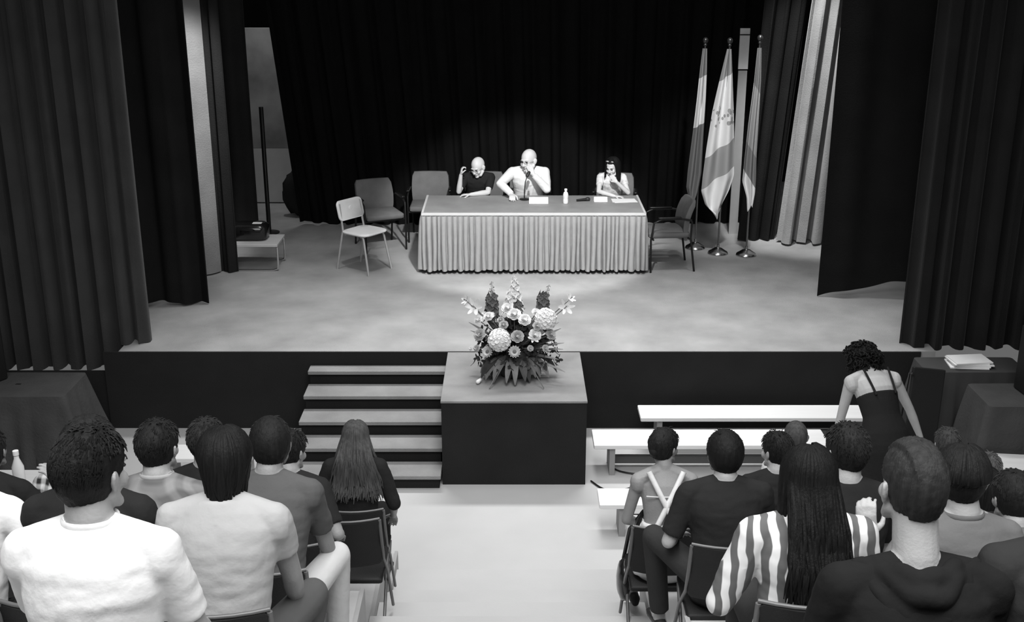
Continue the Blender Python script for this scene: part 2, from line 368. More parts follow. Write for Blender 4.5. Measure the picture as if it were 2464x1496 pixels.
b = MB(); b.lathe((0, 0, 0), [(.002, 0), (.030, .001), (.033, .01), (.033, .05), (.030, .06), (.033, .07), (.033, .11), (.026, .135), (.014, .150), (.013, .160), (.002, .160)], 20); b.build('bottle_body', mat('bottle', .85, .25, 0, .5), t)
b = MB(); b.lathe((0, 0, .158), [(.002, 0), (.017, 0), (.018, .004), (.018, .022), (.015, .026), (.002, .026)], 20); b.build('cap', white_p, t)
p = tp(1404, 484); t = thing('handheld_microphone', 'black handheld microphone lying on the table between bottle and card', 'microphone', p, -1.35)
b = MB(); b.tube([(0, -.09, .017), (0, .03, .021)], [.013, .019], 12); b.build('handle', blackm, t)
b = MB(); b.ell((0, .055, .025), (.026, .032, .025)); b.build('grille', mat('grille', .05, .5, .5), t)
p = tp(1262, 480); t = thing('table_microphone', 'slim black table microphone standing before the man in the white jacket', 'microphone', p)
b = MB(); b.lathe((0, 0, 0), [(.002, 0), (.062, 0), (.064, .008), (.055, .016), (.012, .022), (.002, .022)], 24); b.build('base', blackm, t)
b = MB(); b.tube([(0, 0, .02), (.0, .005, .12), (.01, .02, .22), (.035, .05, .29)], .006, 8); b.build('stem', blackm, t)
b = MB(); b.cap((.035, .05, .29), (.055, .075, .325), .019, .022); b.build('grille', mat('grille', .05, .5, .5), t)
# ---------------------------------------------------------------- flags
brass = mat('brushed_metal', .5, .22, 1.0, .5); flagw = mat('flag_white', .80, .8, sheen=.2); 
def banded(name, stops, slope=0.0, crest=False):
    m = bpy.data.materials.new(name); m.use_nodes = True; nt = m.node_tree; bs = nt.nodes['Principled BSDF']; bs.inputs['Roughness'].default_value = .8
    tc = nt.nodes.new('ShaderNodeTexCoord'); sx = nt.nodes.new('ShaderNodeSeparateXYZ'); nt.links.new(tc.outputs['Object'], sx.inputs[0])
    mu = nt.nodes.new('ShaderNodeMath'); mu.operation = 'MULTIPLY_ADD'; mu.inputs[1].default_value = slope; nt.links.new(sx.outputs[0], mu.inputs[0]); nt.links.new(sx.outputs[2], mu.inputs[2])
    r = nt.nodes.new('ShaderNodeMapRange'); r.inputs[1].default_value = 0; r.inputs[2].default_value = 3; nt.links.new(mu.outputs[0], r.inputs[0])
    cr = nt.nodes.new('ShaderNodeValToRGB'); cr.color_ramp.interpolation = 'CONSTANT'; e = cr.color_ramp.elements
    while len(e) > 1: e.remove(e[0])
    e[0].position = 0; e[0].color = (stops[0][1],)*3+(1,)
    for z, g in stops[1:]: q = e.new(z/3); q.color = (g, g, g, 1)
    nt.links.new(r.outputs[0], cr.inputs[0]); last = cr.outputs[0]
    if crest:
        n = nt.nodes.new('ShaderNodeTexVoronoi'); n.inputs['Scale'].default_value = 14; nt.links.new(tc.outputs['Object'], n.inputs['Vector'])
        d = nt.nodes.new('ShaderNodeVectorMath'); d.operation = 'DISTANCE'; d.inputs[1].default_value = crest; nt.links.new(tc.outputs['Object'], d.inputs[0])
        lt = nt.nodes.new('ShaderNodeMath'); lt.operation = 'LESS_THAN'; lt.inputs[1].default_value = .16; nt.links.new(d.outputs['Value'], lt.inputs[0])
        l2 = nt.nodes.new('ShaderNodeMath'); l2.operation = 'LESS_THAN'; l2.inputs[1].default_value = .38; nt.links.new(n.outputs[0], l2.inputs[0])
        m3 = nt.nodes.new('ShaderNodeMath'); m3.operation = 'MULTIPLY'; nt.links.new(lt.outputs[0], m3.inputs[0]); nt.links.new(l2.outputs[0], m3.inputs[1])
        mx = nt.nodes.new('ShaderNodeMix'); mx.data_type = 'RGBA'; mx.inputs[7].default_value = (.38, .38, .38, 1)
        nt.links.new(m3.outputs[0], mx.inputs[0]); nt.links.new(last, mx.inputs[6]); last = mx.outputs[2]
    nt.links.new(last, bs.inputs['Base Color']); return m
def flag(label, base_px, H, outline, m, seed):
    p = onz(base_px[0], base_px[1], SZ); t = thing('flag', label, 'flag', p, 0, 'flags on stands')
    b = MB(); b.lathe((0, 0, 0), [(.003, 0), (.125, 0), (.13, .012), (.12, .03), (.085, .05), (.05, .075), (.022, .085), (.018, .12), (.003, .12)], 32); b.build('base', brass, t)
    b = MB(); b.tube([(0, 0, .1), (0.0, 0, H)], .0125, 10); b.build('pole', mat('pole_metal', .25, .25, .9, .5), t)
    b = MB(); b.ell((0, 0, H+.035), (.036, .036, .04)); b.lathe((0, 0, H-.03), [(.003, 0), (.02, 0), (.022, .02), (.014, .03), (.003, .03)], 16); b.build('finial', mat('dark_metal', .10, .3, .8), t)
    # draped cloth: outline rows (z, x_left, x_right)
    def fn(u, v):
        zt, zb = outline[0][0], outline[-1][0]; z = zt+(zb-zt)*v
        for (z1, a1, c1), (z2, a2, c2) in zip(outline, outline[1:]):
            if z <= z1+1e-9 and z >= z2-1e-9:
                q = (z1-z)/(z1-z2+1e-9); l, r = a1+(a2-a1)*q, c1+(c2-c1)*q; break
        x = l+(r-l)*u; am = min(.05, .22*(r-l))
        return (x, -.02+am*math.sin(u*11+seed+v*1.2)-.02*v, z+.04*math.sin(u*5+seed)*v)
    b = MB(); b.grid(fn, 40, 60); b.build('cloth', m, t, sol=.004)
H = 2.62
flag('tallest left flag on a metal pole, grey cloth with a white band', (1672, 597), H, [(2.56, -.03, .02), (2.3, -.05, .03), (1.95, -.07, .035), (1.5, -.10, .03), (1.0, -.14, .03), (.78, -.15, .0), (.66, -.12, -.04)], banded('flag_cloth_a', [(0, .20), (1.62, .85), (2.22, .28)], -.6), 1.0)
flag('middle flag on a metal pole, white cloth with pale crest and grey band', (1727, 610), H+.02, [(2.58, -.03, .02), (2.2, -.10, .06), (1.8, -.17, .10), (1.35, -.22, .13), (1.0, -.25, .15), (.80, -.26, .10), (.62, -.20, .02), (.50, -.05, -.03)], banded('flag_cloth_b', [(0, .85), (1.02, .38), (1.40, .88), (2.26, .35)], -.7, crest=(-.03, -.03, 1.75)), 2.3)
flag('right flag on a metal pole, narrow grey cloth ending in a white tip', (1795, 614), H+.06, [(2.60, -.03, .02), (2.2, -.05, .04), (1.7, -.09, .04), (1.3, -.11, .04), (1.0, -.12, .05), (.8, -.05, .05), (.62, -.03, .03)], banded('flag_cloth_c', [(0, .75), (.95, .22), (1.32, .36), (2.1, .2)], 1.5), 4.0)
# ---------------------------------------------------------------- low chrome table, bag, stand
chrome = mat('chrome', .85, .12, 1, .5)
t = thing('low_table', 'low white table with bent chrome legs by the left curtains', 'table', (-3.17, 13.86, SZ))
b = MB(); b.box((0, 0, .325), (.66, .50, .03), bev=.006); b.build('tabletop', mat('low_top', .60, .5), t, False)
for s in (-1, 1):
    b = MB(); b.tube([(-.34, s*.22, .30), (-.34, s*.22, .03), (-.31, s*.22, .013), (.26, s*.22, .013), (.31, s*.22, .03), (.32, s*.22, .07), (.32, s*.22, .30)], .013, 10); b.build('leg', chrome, t)
b = MB(); b.tube([(-.3, 0, .305), (.3, 0, .305)], .01, 8); b.build('crossbar', chrome, t)
t = thing('carry_case', 'glossy black case with a white label on the low chrome table', 'case', (-3.22, 13.90, SZ+.34))
b = MB(); b.box((0, 0, .10), (.44, .30, .20), bev=.07); b.build('body', mat('gloss_black', .012, .18, 0, .6), t)
b = MB(); b.box((.10, -.03, .205), (.11, .07, .006)); b.build('label_tag', paper, t, False)
b = MB(); b.tube([(-.08, -.15, .14), (-.07, -.19, .16), (.07, -.19, .16), (.08, -.15, .14)], .01, 8); b.build('handle', mat('gloss_black', .01, .15), t)
t = thing('speaker_stand', 'slim glossy black upright pole beside the left backdrop edge', 'stand', (-3.33, 15.5, SZ))
b = MB(); b.tube([(0, 0, .02), (0, 0, 1.72)], .030, 12); b.build('pole', mat('gloss_black', .012, .18, 0, .6), t)
b = MB(); b.lathe((0, 0, 0), [(.003, 0), (.14, 0), (.14, .012), (.03, .03), (.003, .03)], 24); b.build('base', blackm, t)
b = MB()
b.ell((0, 0, .14), (.30, .16, .14), fn=lambda d, p: p*(1+.22*noise.noise(d*2.2)+.1*noise.noise(d*6))); o = b.build('dark_cloth_heap', vel(.03)); o.location = (-3.02, 16.5, SZ+.55)
o.location.z = SZ; o.scale = (1, 1, 2.6); tag(o, 'heap of dark cloth on the floor behind the backdrop edge', 'cloth')
# ================================================================ hall things below the stage
cloth_dark = mat('table_cloth_dark', .075, .95, 0, .1, .5, 40, .12, 4)
def clothed(label, c, sx, sy, z, rz, flare=.09, drop=.72, seed=1, g=None):
    t = thing('draped_table', label, 'table', c, rz); rr = random.Random(seed)
    b = MB(); b.box((0, 0, z-.012), (sx-.02, sy-.02, .02)); b.build('tabletop', blackm, t, False)
    for a in (-1, 1):
        for q in (-1, 1): b = MB(); b.tube([(a*(sx/2-.08), q*(sy/2-.08), 0), (a*(sx/2-.08), q*(sy/2-.08), z-.02)], .018, 8); b.build('leg', blackm, t)
    b = MB(); ol = rr_outline(sx, sy, .03, 3); N = 96
    per = []
    P = [Vector(p) for p in ol]; Ls = [(P[(i+1) % len(P)]-P[i]).length for i in range(len(P))]; T = sum(Ls)
    for j in range(N):
        q = j/N*T; i = 0
        while q > Ls[i]: q -= Ls[i]; i += 1
        p = P[i].lerp(P[(i+1) % len(P)], q/Ls[i]); per.append(p)
    rows = []
    for v in range(13):
        q = v/12; ring = []
        for j, p in enumerate(per):
            cor = max(0, 1-min((abs(p.x)-sx/2)**2+(abs(p.y)-sy/2)**2, .09)/.09)
            d = p.normalized() if cor > .3 else Vector((math.copysign(1, p.x) if abs(abs(p.x)-sx/2) < .01 else 0, math.copysign(1, p.y) if abs(abs(p.y)-sy/2) < .01 else 0))
            if d.length < .1: d = p.normalized()
            w_ = (flare*(1+1.3*cor)+.028*math.sin(j*1.1+seed)+.018*math.sin(j*.47+2*seed+q*2))*q
            ring.append(Vector((p.x+d.x*(w_+.006), p.y+d.y*(w_+.006), z-q*drop)))
        rows.append(ring)
    top = [[Vector((p.x*s_, p.y*s_, z+.002)) for p in per] for s_ in (.05, .5, .98)]
    b.rings(top+rows, cap=False); b.build('cloth', g or cloth_dark, t, sol=.004); return t
clothed('table under a dark grey draped cloth at the far left below the stage', (-4.62, 10.12, 0), 1.06, .60, .75, 0, seed=2)
clothed('table under a dark grey cloth at the far right carrying black loudspeakers', (5.02, 9.86, 0), 1.50, .55, .75, 0, seed=5, flare=.05)
clothed('small table under a dark grey cloth with white papers by the right front curtain', (4.42, 10.50, 0), .95, .40, .80, 0, seed=7, flare=.05, g=mat('table_cloth_grey', .06, .95))
def speaker(label, loc, rz, sx, sy, sz):
    t = thing('loudspeaker', label, 'loudspeaker', loc, rz, 'black loudspeakers on the right draped table' if loc[0] > 0 else None)
    b = MB(); b.box((0, 0, sz/2), (sx, sy, sz), bev=.02); b.build('cabinet', mat('speaker_black', .012, .6), t, False)
    b = MB(); b.box((0, -sy/2-.004, sz/2+.03), (sx*.88, .012, sz*.8), bev=.004); b.build('grille', mat('grille_black', .010, .7), t, False)
    b = MB(); b.box((-sx*.12, -sy/2-.010, .07), (.11, .006, .022)); b.build('badge', mat('badge_grey', .18, .5), t, False)
    b = MB(); b.tube([(sx/2+.002, -.06, sz*.7), (sx/2+.03, -.05, sz*.7), (sx/2+.03, .05, sz*.7), (sx/2+.002, .06, sz*.7)], .008, 6); b.build('handle', blackm, t)
    return t
speaker('lower black loudspeaker of the stack at the right edge', (4.98, 9.86, .757), .1, .62, .42, .62)
speaker('upper black loudspeaker of the stack at the right edge', (5.0, 9.88, 1.377), .16, .60, .40, .60)
speaker('black loudspeaker standing on the far left draped table', (-5.02, 10.2, .757), -.5, .40, .34, .60)
for j in range(5):
    b = MB(); b.box((0, 0, .006), (.36-.02*(j % 2), .24, .012), rot=Matrix.Rotation(.05*(j-2), 3, 'Z')); o = b.build('paper_sheaf', paper, None, False)
    o.location = (4.40+.02*(j % 3)-.02, 10.48, .808+.0125*j); tag(o, ['lowest', 'second lowest', 'middle', 'second from top', 'topmost'][j]+' sheaf of white paper in the pile below the right front curtain', 'paper', 'pile of white paper by the right curtain')
t = thing('folded_board', 'tall black board leaning between the bending woman and the paper pile', 'board', (3.80, 9.92, 0), 0)
b = MB(); b.box((0, 0, .48), (.30, .05, .94), rot=Matrix.Rotation(-.22, 3, 'X') @ Matrix.Rotation(.10, 3, 'Y'), bev=.01); o = b.build('panel', mat('speaker_black', .012, .6), t, False); o.location.z = .012
b = MB(); b.tube([(-.12, .02, .93), (-.12, .12, .9), (-.12, .28, .02)], .01, 6); b.build('prop', blackm, t)
# benches
bench_m = mat('bench_white', .80, .45, 0, .4, .05, 40, .04, 3, stretch=(.3, 4, 4))
def bench(label, cx, cy, L_, D_=.30, z=.33, rz=0, legs=(.42, -.42)):
    t = thing('bench', label, 'bench', (cx, cy, 0), rz)
    b = MB(); b.box((0, 0, z-.02), (L_, D_, .04), bev=.008); b.build('seat', bench_m, t, False)
    lm_ = mat('bench_leg', .30, .6)
    for k in legs:
        b = MB(); b.box((k*L_, 0, (z-.04)/2), (.05, D_*.8, z-.04)); b.build('leg', lm_, t, False)
    b = MB(); b.box((0, 0, .10), (L_*.84, .05, .07)); b.build('stretcher', mat('bench_rail', .10, .6), t, False)
    return t
bench('long white bench with dark rail, front of the two right of the flower box', 1.83, 9.88, 2.16, .36, .32)
bench('long white bench pushed against the stage, rear of the two right of the flower box', 2.42, 10.46, 2.36, .32, .33)
bench('white bench end showing at the aisle before the girl in white straps', 1.92, 8.72, 2.4, .30, .31)
bench('white bench in the front row left behind the patterned shirt', -2.72, 9.55, .80, .30, .33)
bench('pale bench before the left draped table and the plaid shirt', -4.6, 9.0, 2.4, .36, .33)
bench('long white bench slanting out at the right edge under the draped table', 4.95, 9.22, 2.3, .40, .34, -.12)
bench('white bench nearer in front of the slanting right bench', 4.55, 8.50, 1.9, .32, .33, -.05)
# cables under the bench
for j, (pts) in enumerate([[(.72, 9.6, .012), (.85, 9.42, .012), (1.05, 9.45, .012), (1.2, 9.62, .012), (1.45, 9.7, .012)], [(.9, 9.98, .012), (1.0, 9.8, .012), (1.25, 9.74, .012), (1.5, 9.9, .012)]]):
    P = [Vector(p) for p in pts]; out = []
    for i in range(len(P)-1):
        a, b0, c, d = P[max(i-1, 0)], P[i], P[i+1], P[min(i+2, len(P)-1)]
        for q in range(6): u = q/6; out.append(.5*((2*b0)+(c-a)*u+(2*a-5*b0+4*c-d)*u*u+(3*b0-a-3*c+d)*u**3))
    b = MB(); b.tube(out+[P[-1]], .008, 6); tag(b.build('cable', blackm), ['thin dark cable looping on the floor in front of the bench leg', 'thin dark cable running under the front white bench'][j], 'cable')
# ================================================================ flower arrangement
fa = thing('flower_arrangement', 'large arrangement of white flowers and green leaves on the dark block', 'flowers', (.03, 10.20, SZ))
FO = Vector((.03, 10.20, SZ))
pet = mat('petal_white', .86, .6, 0, .2, sheen=.2); petg = mat('petal_grey', .55, .6, 0, .2); leafd = mat('leaf_dark', .045, .5, 0, .3, .2, 60, .3, 9); leafm = mat('leaf_mid', .17, .5, 0, .3, .2, 60, .3, 9); cen = mat('flower_centre', .16, .8)
b = MB(); b.lathe((0, 0, 0), [(.01, 0), (.13, 0), (.15, .03), (.17, .13), (.165, .14), (.01, .12)], 28); b.build('basket', mat('basket', .06, .8), fa)
b = MB(); b.ell((0, 0, .19), (.16, .14, .10)); b.build('floral_foam', leafd, fa)
def rot_to(d): return Vector(d).normalized().to_track_quat('Z', 'Y').to_matrix()
def petal(b, M, ang, r0, r1, wid, lift0, lift1, cup=.2, n=5):
    base = len(b.v)
    for i in range(n+1):
        q = i/n; r = r0+(r1-r0)*q; z = lift0+(lift1-lift0)*q**1.4; hw = wid*math.sin(PI*min(1, .12+.8*q))**.8
        for s in (-1, -.4, .4, 1):
            p = Vector((r, s*hw, z+cup*hw*abs(s))); p = Matrix.Rotation(ang, 3, 'Z') @ p; b.add(M[0]+M[1] @ p)
    for i in range(n):
        for j in range(3): a = base+i*4+j; b.f.append((a, a+1, a+5, a+4))
def stem(p, parent, fr=(0, 0, .18)):
    p = Vector(p); b = MB(); m_ = (Vector(fr)+p)/2+Vector((0, 0, .04)); b.tube([fr, m_, p], .005, 5); b.build('stem', leafm, parent)
def fl(px, py, dy=0): return ony(px, py, FO.y+dy)-FO
def outw(p): return (p-Vector((0, .10, .12))).normalized()+Vector((0, -.5, .25))
def rose(px, py, r, dy=-.1, m=pet, kind='rose', layers=5):
    p = fl(px, py, dy); d = outw(p); M = (p, rot_to(d)); b = MB(); rr = random.Random(int(px))
    for k in range(layers):
        q = k/(layers-1); n = 3+k
        for i in range(n): petal(b, M, 2*PI*i/n+k*.7+rr.uniform(-.15, .15), .05*r, r*(.35+.65*q), r*(.35+.25*q), -r*.15, r*(.75-.65*q), .45)
    b.ell(p+M[1] @ Vector((0, 0, r*.15)), (r*.25, r*.25, r*.35), rot=M[1], seg=8, nr=6)
    o = b.build(kind, m, fa, sol=.0012); stem(p, o); return o
def mum(px, py, r, dy=-.1):
    p = fl(px, py, dy); d = outw(p); M1 = rot_to(d); b = MB(); rr = random.Random(int(px))
    for i in range(60):
        ct = 1-1.15*i/60; a = i*2.39996; s_ = math.sqrt(max(0, 1-ct*ct)); dd = M1 @ Vector((s_*math.cos(a), s_*math.sin(a), ct))
        petal(b, (p+dd*r*.25, rot_to(dd)), a, -.0*r, r*.36, r*.24, r*.68, r*.72+rr.uniform(-.08, .08)*r, .5, 3)
        petal(b, (p+dd*r*.25, rot_to(dd)), a+PI*.8, 0, r*.34, r*.24, r*.66, r*.70, .5, 3)
    b.ell(p, (r*.85,)*3, seg=12, nr=8); o = b.build('chrysanthemum', pet, fa, sol=.001); stem(p, o); return o
def lily(px, py, r, dy=0, d=None, m=pet):
    p = fl(px, py, dy); d = d or outw(p); M = (p, rot_to(d)); b = MB()
    for i in range(6): petal(b, M, 2*PI*i/6, 0, r, r*.26*(1 if i % 2 else .8), -.25*r, r*.35, .3, 6)
    o = b.build('lily', m, fa, sol=.0012); b = MB(); M0 = M[1]
    for i in range(5): a = i*1.257; b.tube([p, p+M0 @ Vector((.15*r*math.cos(a), .15*r*math.sin(a), r*.55))], .002, 4)
    b.build('stamen', cen, o); stem(p, o); return o
def gerb(px, py, r, dy=-.12):
    p = fl(px, py, dy); d = outw(p); M = (p, rot_to(d)); b = MB()
    for k in range(3):
        for i in range(14): petal(b, M, 2*PI*(i+.5*k)/14, r*.15, r*(1-.14*k), r*.16, 0, r*(.12+.12*k), .3, 4)
    o = b.build('gerbera', petg, fa, sol=.001); b = MB(); b.ell(p+M[1] @ Vector((0, 0, r*.1)), (r*.32, r*.32, r*.16), rot=M[1], seg=12, nr=6); b.build('centre', cen, o); stem(p, o)
def spike(px, py, px2, py2, m, r=.03, n=16, dy=.05, taper=.35):
    a, c = fl(px, py, dy), fl(px2, py2, dy); b = MB(); rr = random.Random(int(px+py)); d = c-a
    b.tube([a, c], .005, 5); x, y = frame(d)
    for i in range(n):
        q = i/n; s_ = r*(1-(1-taper)*q); ang = i*2.4; p = a+d*q+(x*math.cos(ang)+y*math.sin(ang))*s_*.8
        for k in range(4): petal(b, (p, rot_to((x*math.cos(ang)+y*math.sin(ang))+d.normalized()*.4)), k*PI/2, 0, s_*.95, s_*.45, 0, s_*.3, .2, 3)
        b.ell(p, (s_*.3,)*3, seg=6, nr=4)
    o = b.build('flower_spike', m, fa, sol=.001); stem(a, o)
def leaf(pts, wid, m, flat=0):
    P = [Vector(p) for p in pts]; b = MB(); n = 8; base = 0
    side = (P[-1]-P[0]).cross(Vector((0, -.35, 1))).normalized()
    for i in range(n+1):
        q = i/n; p = (P[0]*(1-q)**2+P[1]*2*q*(1-q)+P[2]*q*q); hw = wid*math.sin(PI*(.06+.92*q))**.75
        for s in (-1, 0, 1): b.add(p+side*hw*s+Vector((0, 0, .25*hw*abs(s))))
    for i in range(n):
        for j in range(2): a = i*3+j; b.f.append((a, a+1, a+4, a+3))
    return b.build('leaf', m, fa, sol=.0015)
mum(1313, 768, .095, -.10); mum(1202, 818, .098, -.22)
rose(1237, 757, .066, -.12); rose(1262, 770, .062, -.16); rose(1222, 742, .06, -.06); rose(1152, 770, .045, -.06); rose(1176, 762, .05, -.10); rose(1290, 752, .045, -.05); rose(1212, 782, .045, -.16, petg); rose(1292, 785, .045, -.18, petg)
rose(1155, 806, .062, -.12, petg, 'rose'); rose(1245, 810, .062, -.20, petg); gerb(1173, 846, .055, -.22); gerb(1238, 846, .058, -.26)
rose(1287, 806, .06, -.20); lily(1284, 812, .06, -.22); rose(1325, 805, .052, -.14, petg); rose(1180, 760, .045, -.02); rose(1205, 770, .035, -.1, petg); rose(1148, 838, .035, -.16, petg); rose(1276, 838, .03, -.24, petg); rose(1312, 838, .035, -.2, petg)
lily(1141, 738, .085, .0, Vector((-.3, -1, .5))); lily(1121, 722, .05, .02, Vector((-.8, -.6, .5))); lily(1362, 738, .080, .0, Vector((.2, -1, .5))); lily(1373, 718, .05, .02, Vector((.6, -.5, .8)))
rose(1165, 757, .035, .02); rose(1134, 838, .025, -.1)
spike(1238, 745, 1238, 664, pet, .07, 30, .06, .22); spike(1226, 748, 1229, 698, pet, .05, 14, .0, .5)
spike(1186, 745, 1183, 676, petg, .035, 18, .08); spike(1300, 745, 1322, 684, petg, .032, 18, .08)
dsp = mat('spike_dark', .12, .7); spike(1183, 765, 1184, 706, dsp, .055, 22, .05, .7); spike(1304, 765, 1308, 704, dsp, .055, 22, .05, .7); spike(1245, 738, 1244, 730, dsp, .04, 8, -.03, .9)
rl = random.Random(11)
for i in range(56):                                  # body foliage
    a = rl.uniform(0, 2*PI); el = rl.uniform(.1, 1.45); r = rl.uniform(.22, .37)
    d = Vector((math.cos(a)*math.cos(el)*1.15, math.sin(a)*math.cos(el)*.7, math.sin(el)*1.15)); c = Vector((0, 0, .20))
    leaf([c+d*.06, c+d*r*.6+Vector((0, 0, .04)), c+d*r], rl.uniform(.03, .05), leafd if rl.random() < .4 else leafm)
for i in range(20):                                  # skirt of drooping leaves
    a = PI+PI*(i+.5)/20+rl.uniform(-.25, .25); r = rl.uniform(.20, .42)
    x, y = math.cos(a)*r*1.05, math.sin(a)*r*.85
    leaf([(x*.3, y*.3, .22), (x*.8, y*.8, .21), (x, y, .012+rl.uniform(0, .04))], rl.uniform(.03, .045), leafd if i % 2 else leafm)
b = MB()
for i in range(330):
    a = rl.uniform(0, 2*PI); el = rl.uniform(-.25, 1.5); r = rl.uniform(.20, .36)
    d = Vector((math.cos(a)*math.cos(el)*1.15, math.sin(a)*math.cos(el)*.72, math.sin(el)*1.0)); p = Vector((0, 0, .20))+d*r
    if p.z < .03: continue
    M = (p, rot_to(d+Vector((rl.uniform(-.8, .8), rl.uniform(-.8, .8), rl.uniform(-.4, .8)))))
    for k in range(4): petal(b, M, rl.uniform(0, 6.3), 0, rl.uniform(.03, .055), rl.uniform(.008, .016), 0, .012, .3, 3)
o = b.build('small_leaves', leafd, fa, sol=.001); o['kind'] = 'stuff'
for px, py, dy in ((1128, 775, 0), (1132, 795, -.05), (1350, 790, 0), (1357, 825, -.1), (1355, 840, -.1), (1360, 895, -.25), (1345, 865, -.2), (1345, 775, .1)):
    q = fl(px, py, dy); leaf([(0, 0, .22), q*.6+Vector((0, 0, .10)), q], .018, leafm)
b = MB(); p = onz(1150, 924, SZ)-FO; b.cap(p+Vector((0, 0, .022)), p+Vector((.03, .06, .03)), .02, .012); b.build('bud', pet, fa)
for px in (1170, 1300):
    b = MB(); q = Vector(((px-1232)/262, -.38, .012)); b.tube([(0, 0, .2), q*.6+Vector((0, 0, .14)), q], .005, 5); b.build('stem', leafm, fa)
# ================================================================ audience chairs
pad = mat('chair_pad', .014, .6, 0, .3, .2, 150, .1, 8); tubem = mat('chair_tube', .13, .4, .2, .5)
def make_fchair(label):
    t = thing('auditorium_chair', label, 'chair', group='dark padded chairs on the tiers')
    b = MB(); b.box((0, 0, .425), (.42, .40, .035), bev=.015); b.build('seat', pad, t)
    b = MB(); rs = []
    for z, k, dy in ((.56, .93, 0), (.575, 1, 0), (.72, 1, -.02), (.86, 1, -.045), (.872, .93, -.048)):
        rs.append([Vector((x*.215*k, -.235+dy+y*.013-.05*(1-x*x)*1+.03, z)) for x, y in [(-1+2*i/8, -1) for i in range(9)]+[(1-2*i/8, 1) for i in range(9)]])
    b.rings(rs); b.build('backrest', pad, t)
    for s in (-1, 1):
        b = MB(); b.tube([(s*.222, .22, .0), (s*.222, -.02, .40), (s*.222, -.19, .58), (s*.222, -.25, .74), (s*.215, -.255, .872)], .010, 8); b.build('frame', tubem, t)
        b = MB(); b.tube([(s*.205, -.24, .0), (s*.205, .16, .41)], .010, 8); b.build('leg', tubem, t)
    b = MB(); b.tube([(-.215+.43*i/8, -.255-.05*(1-(i/4-1)**2)+.005, .878) for i in range(9)], .008, 8); b.build('top_rail', tubem, t)
    return t
CHP = make_fchair(''); CH_USED = [False]
def chair(x, y, z, label, rz=0):
    if not CH_USED[0]: CH_USED[0] = True; CHP.location = (x, y, z); CHP.rotation_euler = (0, 0, rz); CHP['label'] = label; return CHP
    return dup(CHP, (x, y, z), rz, label)
# ================================================================ people
def ik(a, c, l1, l2, pole):
    a, c, pole = Vector(a), Vector(c), Vector(pole); d = c-a; L_ = d.length
    if L_ > (l1+l2)*.999: c = a+d.normalized()*(l1+l2)*.999; d = c-a; L_ = d.length
    L_ = max(L_, abs(l1-l2)+.02); dn = d.normalized(); x = (l1*l1-l2*l2+L_*L_)/(2*L_); h = math.sqrt(max(0, l1*l1-x*x))
    pp = (pole-dn*pole.dot(dn)).normalized(); return a+dn*x+pp*h, c
def hand(b, wrist, d, n, side, curl=.5, S=1.0):
    """palm + four unequal fingers + thumb. d: direction of the hand, n: palm normal (fingers curl towards it), side: +1 thumb on +x"""
    d = Vector(d).normalized(); n = Vector(n); n = (n-d*n.dot(d)).normalized(); x = d.cross(n).normalized()*side; w_ = Vector(wrist)
    rs = []
    for t, hw, th in ((-.01, .026, .019), (.02, .032, .017), (.055, .040, .015), (.085, .040, .012), (.095, .034, .009)):
        c = w_+d*t*S; rs.append([c+x*math.cos(a)*hw*S+n*math.sin(a)*th*S for a in [2*PI*i/12 for i in range(12)]])
    b.rings(rs)
    for i, (off, ln) in enumerate(((.030, .070), (.010, .078), (-.011, .072), (-.030, .056))):
        p = w_+(d*.086+x*off)*S; a = curl*.55; rad = .0092*S; L_ = ln*S
        for sg, (fr, dr) in enumerate(((.45, .95), (.32, .88), (.23, .8))):
            dd = (d*math.cos(a)+n*math.sin(a)+x*off*1.6*(1-curl)).normalized(); q = p+dd*L_*fr
            b.cap(p, q, rad, rad*dr, 8); p = q; rad *= dr; a += curl*(.95 if sg == 0 else .8)
    p = w_+(d*.022+x*.026)*S; dd = (d*.62+x*.72+n*.28).normalized(); q = p+dd*.040*S; b.cap(p, q, .0135*S, .0110*S, 8)
    dd = (d*.80+x*.30*(1-curl*.8)+n*(.2+.5*curl)).normalized(); q2 = q+dd*.030*S; b.cap(q, q2, .0108*S, .0098*S, 8)
    q3 = q2+(dd+n*.25*curl).normalized()*.022*S; b.cap(q2, q3, .0098*S, .0080*S, 8)
def hair_shell(b, Mh, S, style, seed, rough=.0015, thick=.012):
    C0 = Vector((0, -.012, .030)); rr = random.Random(seed); off = Vector((rr.uniform(0, 9), rr.uniform(0, 9), 0))
    nape = style.get('nape', -.075); front = style.get('front', .072); side = style.get('side', -.005); top = style.get('top', 0)
    sw = style.get('sweep', 0)
    def fn(d, p):
        base = Vector((d.x*.077, d.y*.098, d.z*(.092 if d.z > 0 else .115)))
        q = base+C0
        y = q.y
        if y > .055: zl = front
        elif y > .0: t = y/.055; zl = side+(front-side)*t*t
        elif y > -.03: zl = side+(nape-side)*(-y/.03)
        else: zl = nape
        m = max(0, min(1, (q.z-zl)/.018+.5)); m = m*m*(3-2*m)
        th = thick*(1+top*max(0, d.z)**2+.35*(d.y < 0)*abs(d.y))
        if style.get('fade') and abs(d.x) > .5: th *= .45
        nz = noise.noise(Vector((p.x*28, p.y*28, p.z*12))+off)*rough*1.6+noise.noise(Vector((p.x*90, p.y*90, p.z*40))+off)*rough
        if sw: th += sw*max(0, d.z)*max(0, d.y+.3)*.02
        return base+base.normalized()*(th*m-.016*(1-m)+nz*m)
    b.M = Mh
    b.ell(C0, (1, 1, 1), seg=72, nr=54, fn=fn); b.M = None
